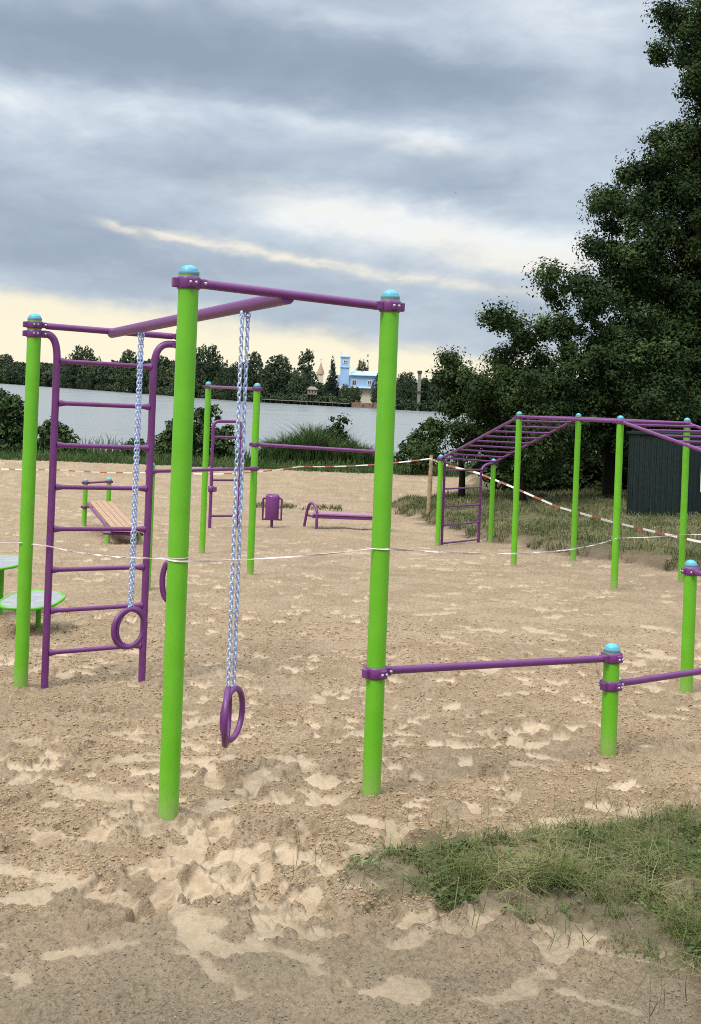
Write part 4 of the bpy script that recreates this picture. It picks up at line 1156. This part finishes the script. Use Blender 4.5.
window(house, 353, 355, 390, 393.5, Yh + .4); window(house, 361, 363.5, 390.5, 394, Yh + .4)
window(tw, 343.8, 347, 360.3, 363, Yh - .5)
hbox(hp(362, 370).x, hp(362.8, 370).x, Yh + 3, Yh + 3.6, z_r - .4, z_r + .9).build('chimney', M['brick'], house)
# stone embankment under the house
q = MB(); a, b_ = shoreP(352, 0.5), shoreP(392, .5)
q.prism([a + Vector((0, 0, -1.5)), b_ + Vector((0, 0, -1.5)), b_ + Vector((0, .6, -1.5)), a + Vector((0, .6, -1.5))], (0, 0, 2.3)); tag(q.build('embankment_wall', M['brick'], loc=a), 'low reddish embankment wall at the water below the blue house', 'wall')
# church spire
cs = shoreP(320, 60); q0 = cs.y / F; ch = thing('church', 'small church with a pale tapering golden spire above the far trees', 'church', cs)
q = MB(); zz = P(320, 374, cs.y).z; q.box((cs.x, cs.y, (cs.z + zz) / 2), (1.6, 1.6, zz - cs.z)); q.build('tower', M['cream'], ch)
q = MB(); ztop = P(320, 362, cs.y).z; hh = ztop - zz
q.lathe((cs.x, cs.y, zz), [(1.15, 0), (1.0, hh * .12), (.85, hh * .3), (.5, hh * .55), (.22, hh * .8), (.05, hh)], 12); q.tube([(cs.x, cs.y, ztop - .1), (cs.x, cs.y, ztop + 1.0)], .06, 6); q.tube([(cs.x - .3, cs.y, ztop + .7), (cs.x + .3, cs.y, ztop + .7)], .05, 6); q.build('spire', M['gold'], ch)
# gazebo on piles
gb = shoreP(312.5, .2); gz0 = P(312.5, 394, gb.y).z; kz = gb.y / F
ga = thing('lake_gazebo', 'small brown gazebo with a pale hipped roof at the far waterline', 'gazebo', gb)
q = MB(); q.box((gb.x, gb.y, gz0 + 2.2 * kz), (9.5 * kz, 6 * kz, 4.4 * kz)); q.build('wall', M['stone'], ga)
q = MB(); q.prism([(gb.x - 5.2 * kz, gb.y - 3.4 * kz, gz0 - .12), (gb.x + 5.2 * kz, gb.y - 3.4 * kz, gz0 - .12), (gb.x + 5.2 * kz, gb.y + 3.4 * kz, gz0 - .12), (gb.x - 5.2 * kz, gb.y + 3.4 * kz, gz0 - .12)], (0, 0, .11)); q.build('deck', M['stake'], ga)
zr = gz0 + 4.4 * kz + .01; q = MB()
q.add([(gb.x - 6 * kz, gb.y - 4 * kz, zr), (gb.x + 6 * kz, gb.y - 4 * kz, zr), (gb.x + 6 * kz, gb.y + 4 * kz, zr), (gb.x - 6 * kz, gb.y + 4 * kz, zr), (gb.x - 2 * kz, gb.y, zr + 3 * kz), (gb.x + 2 * kz, gb.y, zr + 3 * kz)],
      [(0, 1, 5, 4), (1, 2, 5), (2, 3, 4, 5), (3, 0, 4), (3, 2, 1, 0)], True); q.build('roof', M['stone'], ga)
q = MB()
for sx in (-1, 0, 1): q.box((gb.x + sx * 3 * kz, gb.y - 3.02 * kz, gz0 + 2.4 * kz), (1.4 * kz, .04, 2.2 * kz))
q.build('window', M['glassdark'], ga)
q = MB()
for sx in (-4.5, -1.5, 1.5, 4.5):
    for sy in (-2.5, 2.5): q.tube([(gb.x + sx * kz, gb.y + sy * kz, WATER - .6), (gb.x + sx * kz, gb.y + sy * kz, gz0 - .1)], .12, 6)
q.build('pile', M['darkroof'], ga)
# jetty
ja, jb = shoreP(262, -1.5), shoreP(350, -1.5); jt = thing('jetty', 'long low dark jetty along the far shore left of the blue house', 'jetty', ja)
q = MB(); zj = WATER + .75; q.prism([(ja.x, ja.y, zj), (jb.x, jb.y, zj), (jb.x, jb.y + 1.6, zj), (ja.x, ja.y + 1.6, zj)], (0, 0, .14)); q.build('deck', M['stone'], jt)
q = MB()
for i in range(14):
    p = ja.lerp(jb, (i + .5) / 14); q.tube([(p.x, p.y + .3, WATER - .7), (p.x, p.y + .3, zj - .002)], .11, 6)
q.build('piles', M['darkroof'], jt)
# old pillar
pl = shoreP(419, .5); q0 = pl.y / F; pt = thing('stone_pillar', 'tall weathered stone pillar with a ledge on the far shore, right of the tall near post', 'pillar', pl)
ztp = P(420.5, 373.5, pl.y).z; zl = P(420, 392, pl.y).z
q = MB(); q.box((pl.x, pl.y, (pl.z - .5 + ztp) / 2), (3.3 * q0, 3.3 * q0, ztp - pl.z + .5), None, .05); q.build('shaft', M['stone'], pt)
q = MB(); q.box((pl.x, pl.y, ztp + .3), (4.6 * q0, 4.6 * q0, .6), None, .05); q.build('capital', M['darkroof'], pt)
q = MB(); q.box((pl.x, pl.y, zl), (7.5 * q0, 5 * q0, .35), None, .04); q.build('ledge', M['darkroof'], pt)
# white hut at the left
wh = shoreP(128.5, 1.2); q0 = wh.y / F; wt = thing('waterside_hut', 'tiny white hut at the far waterline beside the left chain', 'hut', wh)
q = MB(); q.box((wh.x, wh.y, wh.z + 2.2 * q0), (3.6 * q0, 3 * q0, 4.6 * q0), None, .05); q.build('wall', M['white'], wt)
q = MB(); zz = wh.z + 4.52 * q0; e = 2.1 * q0
q.add([(wh.x - e, wh.y - e, zz), (wh.x + e, wh.y - e, zz), (wh.x + e, wh.y + e, zz), (wh.x - e, wh.y + e, zz), (wh.x, wh.y, zz + 1.3 * q0)], [(0, 1, 4), (1, 2, 4), (2, 3, 4), (3, 0, 4), (3, 2, 1, 0)], True); q.build('roof', M['stone'], wt)

# birds
def bird(name, px, py, Y, span, yaw, roll, mat, label):
    c = P(px, py, Y); q = MB(); R = Matrix.Rotation(yaw, 3, 'Z') @ Matrix.Rotation(roll, 3, 'Y')
    s = span / 2
    def w(v): return c + R @ Vector(v)
    q.tube([w((0, -s * .42, 0)), w((0, -s * .3, .01)), w((0, 0, 0)), w((0, s * .3, -.01)), w((0, s * .5, 0))], [s * .02, s * .075, s * .10, s * .06, s * .02], 8)
    for sg in (-1, 1):
        top = [(0, -.16, .02), (.45, -.2, .16), (1, .08, .04), (.5, .05, .15), (0, .14, .02)]
        v = [w((sg * a * s, b * s, z * s)) for a, b, z in top]; v += [p + Vector((0, 0, -.025 * s)) for p in v]
        q.add(v, [(0, 1, 3, 4), (1, 2, 3), (9, 8, 6, 5), (8, 7, 6), (0, 5, 6, 1), (1, 6, 7, 2), (2, 7, 8, 3), (3, 8, 9, 4)], True)
    return tag(q.build(name, mat, loc=c), label, 'bird')
bird('bird', 305.5, 364, 110, 1.35, .25, -.42, M['gull'], 'white gull gliding before the far trees')
bird('bird', 456, 193, 130, .42, .4, .2, M['crow'], 'tiny dark bird flying high in the clouds')

# ------------------------------------------------------------------ SKY
world = bpy.data.worlds.new('World'); scene.world = world; world.use_nodes = True
nt = world.node_tree; bg = nt.nodes['Background']
SUN_EL, SUN_AZ = math.radians(55), math.radians(218)   # azimuth clockwise from +Y
sky = N(nt, 'ShaderNodeTexSky'); sky.sky_type = 'NISHITA'; sky.sun_disc = False
sky.sun_elevation = SUN_EL; sky.sun_rotation = SUN_AZ; sky.air_density = 1.0; sky.dust_density = 2.0
tc = N(nt, 'ShaderNodeTexCoord'); sep = N(nt, 'ShaderNodeSeparateXYZ'); L(nt, tc.outputs['Generated'], sep.inputs[0])
sx, sy, sz = sep.outputs
az = math_(nt, 'ARCTAN2', sx, sy)
el = math_(nt, 'ARCSINE', sz)
comb = N(nt, 'ShaderNodeCombineXYZ'); L(nt, az, comb.inputs[0]); L(nt, el, comb.inputs[1])
def mapn(scale, loc=(0, 0, 0), rot=0.):
    m = N(nt, 'ShaderNodeMapping'); L(nt, comb.outputs[0], m.inputs[0]); m.inputs['Scale'].default_value = scale
    m.inputs['Location'].default_value = loc; m.inputs['Rotation'].default_value = (0, 0, rot); return m.outputs[0]
wn = noise(nt, mapn((9, 20, 1)), 1.0, 4, .6); wn2 = noise(nt, mapn((7, 16, 1), (3, 5, 0)), 1.0, 4, .6)
nbs = noise(nt, mapn((22, 60, 1), (2, 9, 0)), 1.0, 5, .65)
azw = math_(nt, 'ADD', az, math_(nt, 'MULTIPLY', math_(nt, 'SUBTRACT', wn2, .5), .16))
elw = math_(nt, 'ADD', el, math_(nt, 'MULTIPLY', math_(nt, 'SUBTRACT', wn, .5), .045))
els = math_(nt, 'ADD', el, math_(nt, 'MULTIPLY', math_(nt, 'SUBTRACT', nbs, .5), .017))
def azel(px, py):
    t, e = ray(px, py); return math.atan2(t, 1), math.atan2(e, math.hypot(t, 1))
def gauss(px, py, wx, wy, ang=0., wob=1.):
    """soft cloud patch centred in a direction of the sky; ang in degrees, clockwise as seen"""
    a0, e0 = azel(px, py); c, s = math.cos(math.radians(ang)), math.sin(math.radians(ang))
    da = math_(nt, 'SUBTRACT', azw if wob else az, a0); de = math_(nt, 'SUBTRACT', elw if wob else els, e0)
    u = math_(nt, 'SUBTRACT', math_(nt, 'MULTIPLY', da, c), math_(nt, 'MULTIPLY', de, s))
    v = math_(nt, 'ADD', math_(nt, 'MULTIPLY', da, s), math_(nt, 'MULTIPLY', de, c))
    u = math_(nt, 'MULTIPLY', u, F / wx); v = math_(nt, 'MULTIPLY', v, F / wy)
    r = math_(nt, 'ADD', math_(nt, 'MULTIPLY', u, u), math_(nt, 'MULTIPLY', v, v))
    return math_(nt, 'EXPONENT', math_(nt, 'MULTIPLY', r, -1.0))
def total(lst, start=0.):
    acc = None
    for g in lst:
        amp = g[0]; v = math_(nt, 'MULTIPLY', gauss(*g[1:]), amp)
        acc = v if acc is None else math_(nt, 'ADD', acc, v)
    return math_(nt, 'ADD', acc, start)
nb = noise(nt, mapn((8, 21, 1), (1, 2, 0), .06), 1.0, 7, .60, .5)
nb2 = noise(nt, mapn((24, 52, 1), (4, 1, 0), .08), 1.0, 5, .6, .4)
bright = total([(-0.442, 150, 55, 330, 34, 3), (-0.312, 420, 70, 170, 26, 6), (-0.156, 60, 20, 160, 26, 0),
                (0.286, 560, 25, 110, 45, 0), (0.156, 330, 8, 90, 14, 10),
                (0.390, 30, 100, 75, 22, 8), (0.364, 140, 108, 60, 14, 8), (0.338, 290, 122, 70, 13, 6), (0.442, 430, 140, 65, 14, 4), (0.156, 20, 140, 50, 20, 0),
                (-0.130, 200, 165, 200, 18, 3), (0.156, 560, 110, 90, 25, 0),
                (-0.200, 70, 235, 150, 34, 8), (-0.182, 260, 190, 90, 14, 10), (-0.182, 470, 190, 110, 16, 5),
                (0.520, 330, 212, 120, 26, 8), (0.338, 450, 235, 110, 26, 6), (0.286, 560, 250, 70, 30, 0),
                (-0.065, 320, 300, 190, 22, 5), (-0.182, 110, 262, 110, 15, 4), (0.130, 560, 180, 60, 30, 0)], .50)
bright = math_(nt, 'ADD', bright, math_(nt, 'MULTIPLY', math_(nt, 'SUBTRACT', nb, .5), .66))
bright = math_(nt, 'ADD', bright, math_(nt, 'MULTIPLY', math_(nt, 'SUBTRACT', nb2, .5), .24))
# the deck is thinner and lighter overhead and behind the viewer
bright = math_(nt, 'ADD', bright, mrange(nt, el, .38, .8, 0, .30))
ramp = N(nt, 'ShaderNodeValToRGB'); L(nt, bright, ramp.inputs[0])
cr_ = ramp.color_ramp; cr_.elements[0].position = 0.0; cr_.elements[0].color = (.168, .206, .262, 1); cr_.elements[1].position = 1.0; cr_.elements[1].color = (.50, .525, .54, 1)
for pos, col in ((.25, (.200, .240, .297, 1)), (.5, (.268, .312, .366, 1)), (.75, (.36, .40, .445, 1))):
    e = cr_.elements.new(pos); e.color = col
col = ramp.outputs[0]
# warm light low in the west and along the torn cloud edges
edge = N(nt, 'ShaderNodeMapRange'); L(nt, az, edge.inputs[0])
for i, v in enumerate((-.32, .14, .081, .034)): edge.inputs[i + 1].default_value = v
ev = math_(nt, 'SUBTRACT', edge.outputs[0], math_(nt, 'ADD', el, math_(nt, 'MULTIPLY', math_(nt, 'SUBTRACT', wn, .5), .05)))
wm_ = mrange(nt, ev, -.008, .016)
wm_ = math_(nt, 'MULTIPLY', wm_, mrange(nt, sy, -.2, .5))
low = mixc(nt, mrange(nt, el, .02, .085), (.60, .55, .41), (.565, .51, .39))
col = mixc(nt, math_(nt, 'MULTIPLY', wm_, .93), col, low)
st = total([(.8, 122, 230, 18, 4.0, 20, 0), (.78, 175, 238, 50, 4.0, 7, 0), (.75, 265, 252, 70, 4.5, 9, 0), (.55, 360, 270, 70, 5, 8, 0), (.6, 470, 285, 90, 6, 5, 0), (.6, 540, 262, 90, 10, 0), (.40, 350, 215, 110, 20, 8), (.35, 480, 245, 100, 18, 4), (.35, 430, 148, 40, 8, 4)], 0.)
st = math_(nt, 'MULTIPLY', st, mrange(nt, nb2, .3, .6, .45, 1.1), clamp=True)
col = mixc(nt, st, col, (.54, .50, .42))
zen = mrange(nt, el, .36, .95, 10, 34)
mulc = N(nt, 'ShaderNodeCombineColor'); [L(nt, zen, mulc.inputs[q]) for q in range(3)]
mul = mixc(nt, 1.0, col, mulc.outputs[0], 'MULTIPLY')
fin = mixc(nt, .93, sky.outputs[0], mul)
L(nt, fin, bg.inputs[0]); bg.inputs[1].default_value = .1
world.cycles.sampling_method = 'MANUAL'; world.cycles.sample_map_resolution = 512

sun = bpy.data.lights.new('sun', 'SUN'); sun.energy = 1.5; sun.angle = math.radians(18); sun.color = (1, .95, .87)
so = bpy.data.objects.new('sun', sun); COL.objects.link(so)
dirv = Vector((math.sin(SUN_AZ) * math.cos(SUN_EL), math.cos(SUN_AZ) * math.cos(SUN_EL), math.sin(SUN_EL)))
so.rotation_euler = dirv.to_track_quat('Z', 'Y').to_euler(); so.location = (0, 0, 30)

# ------------------------------------------------------------------ CAMERA
cam = bpy.data.cameras.new('camera'); co = bpy.data.objects.new('camera', cam); COL.objects.link(co)
cam.sensor_fit = 'VERTICAL'; cam.sensor_height = 36.0; cam.lens = F / 1024 * 36.0
cam.shift_y = -(512 - CY) / 1024; cam.shift_x = 0
xa = Vector((cr, 0, sr)); ya = Vector((-sr, 0, cr)); za = Vector((0, -1, 0))
R = Matrix((xa, ya, za)).transposed(); co.matrix_world = Matrix.Translation((0, 0, H)) @ R.to_4x4()
cam.clip_start = .05; cam.clip_end = 8000
scene.camera = co
vs = scene.view_settings; vs.view_transform = 'Standard'; vs.look = 'None'; vs.gamma = 1; vs.exposure = .85; vs.use_curve_mapping = False
scene.cycles.max_bounces = 6; scene.cycles.use_denoising = False; scene.cycles.filter_width = 1.0; scene.cycles.sample_clamp_indirect = 4; scene.cycles.use_adaptive_sampling = False
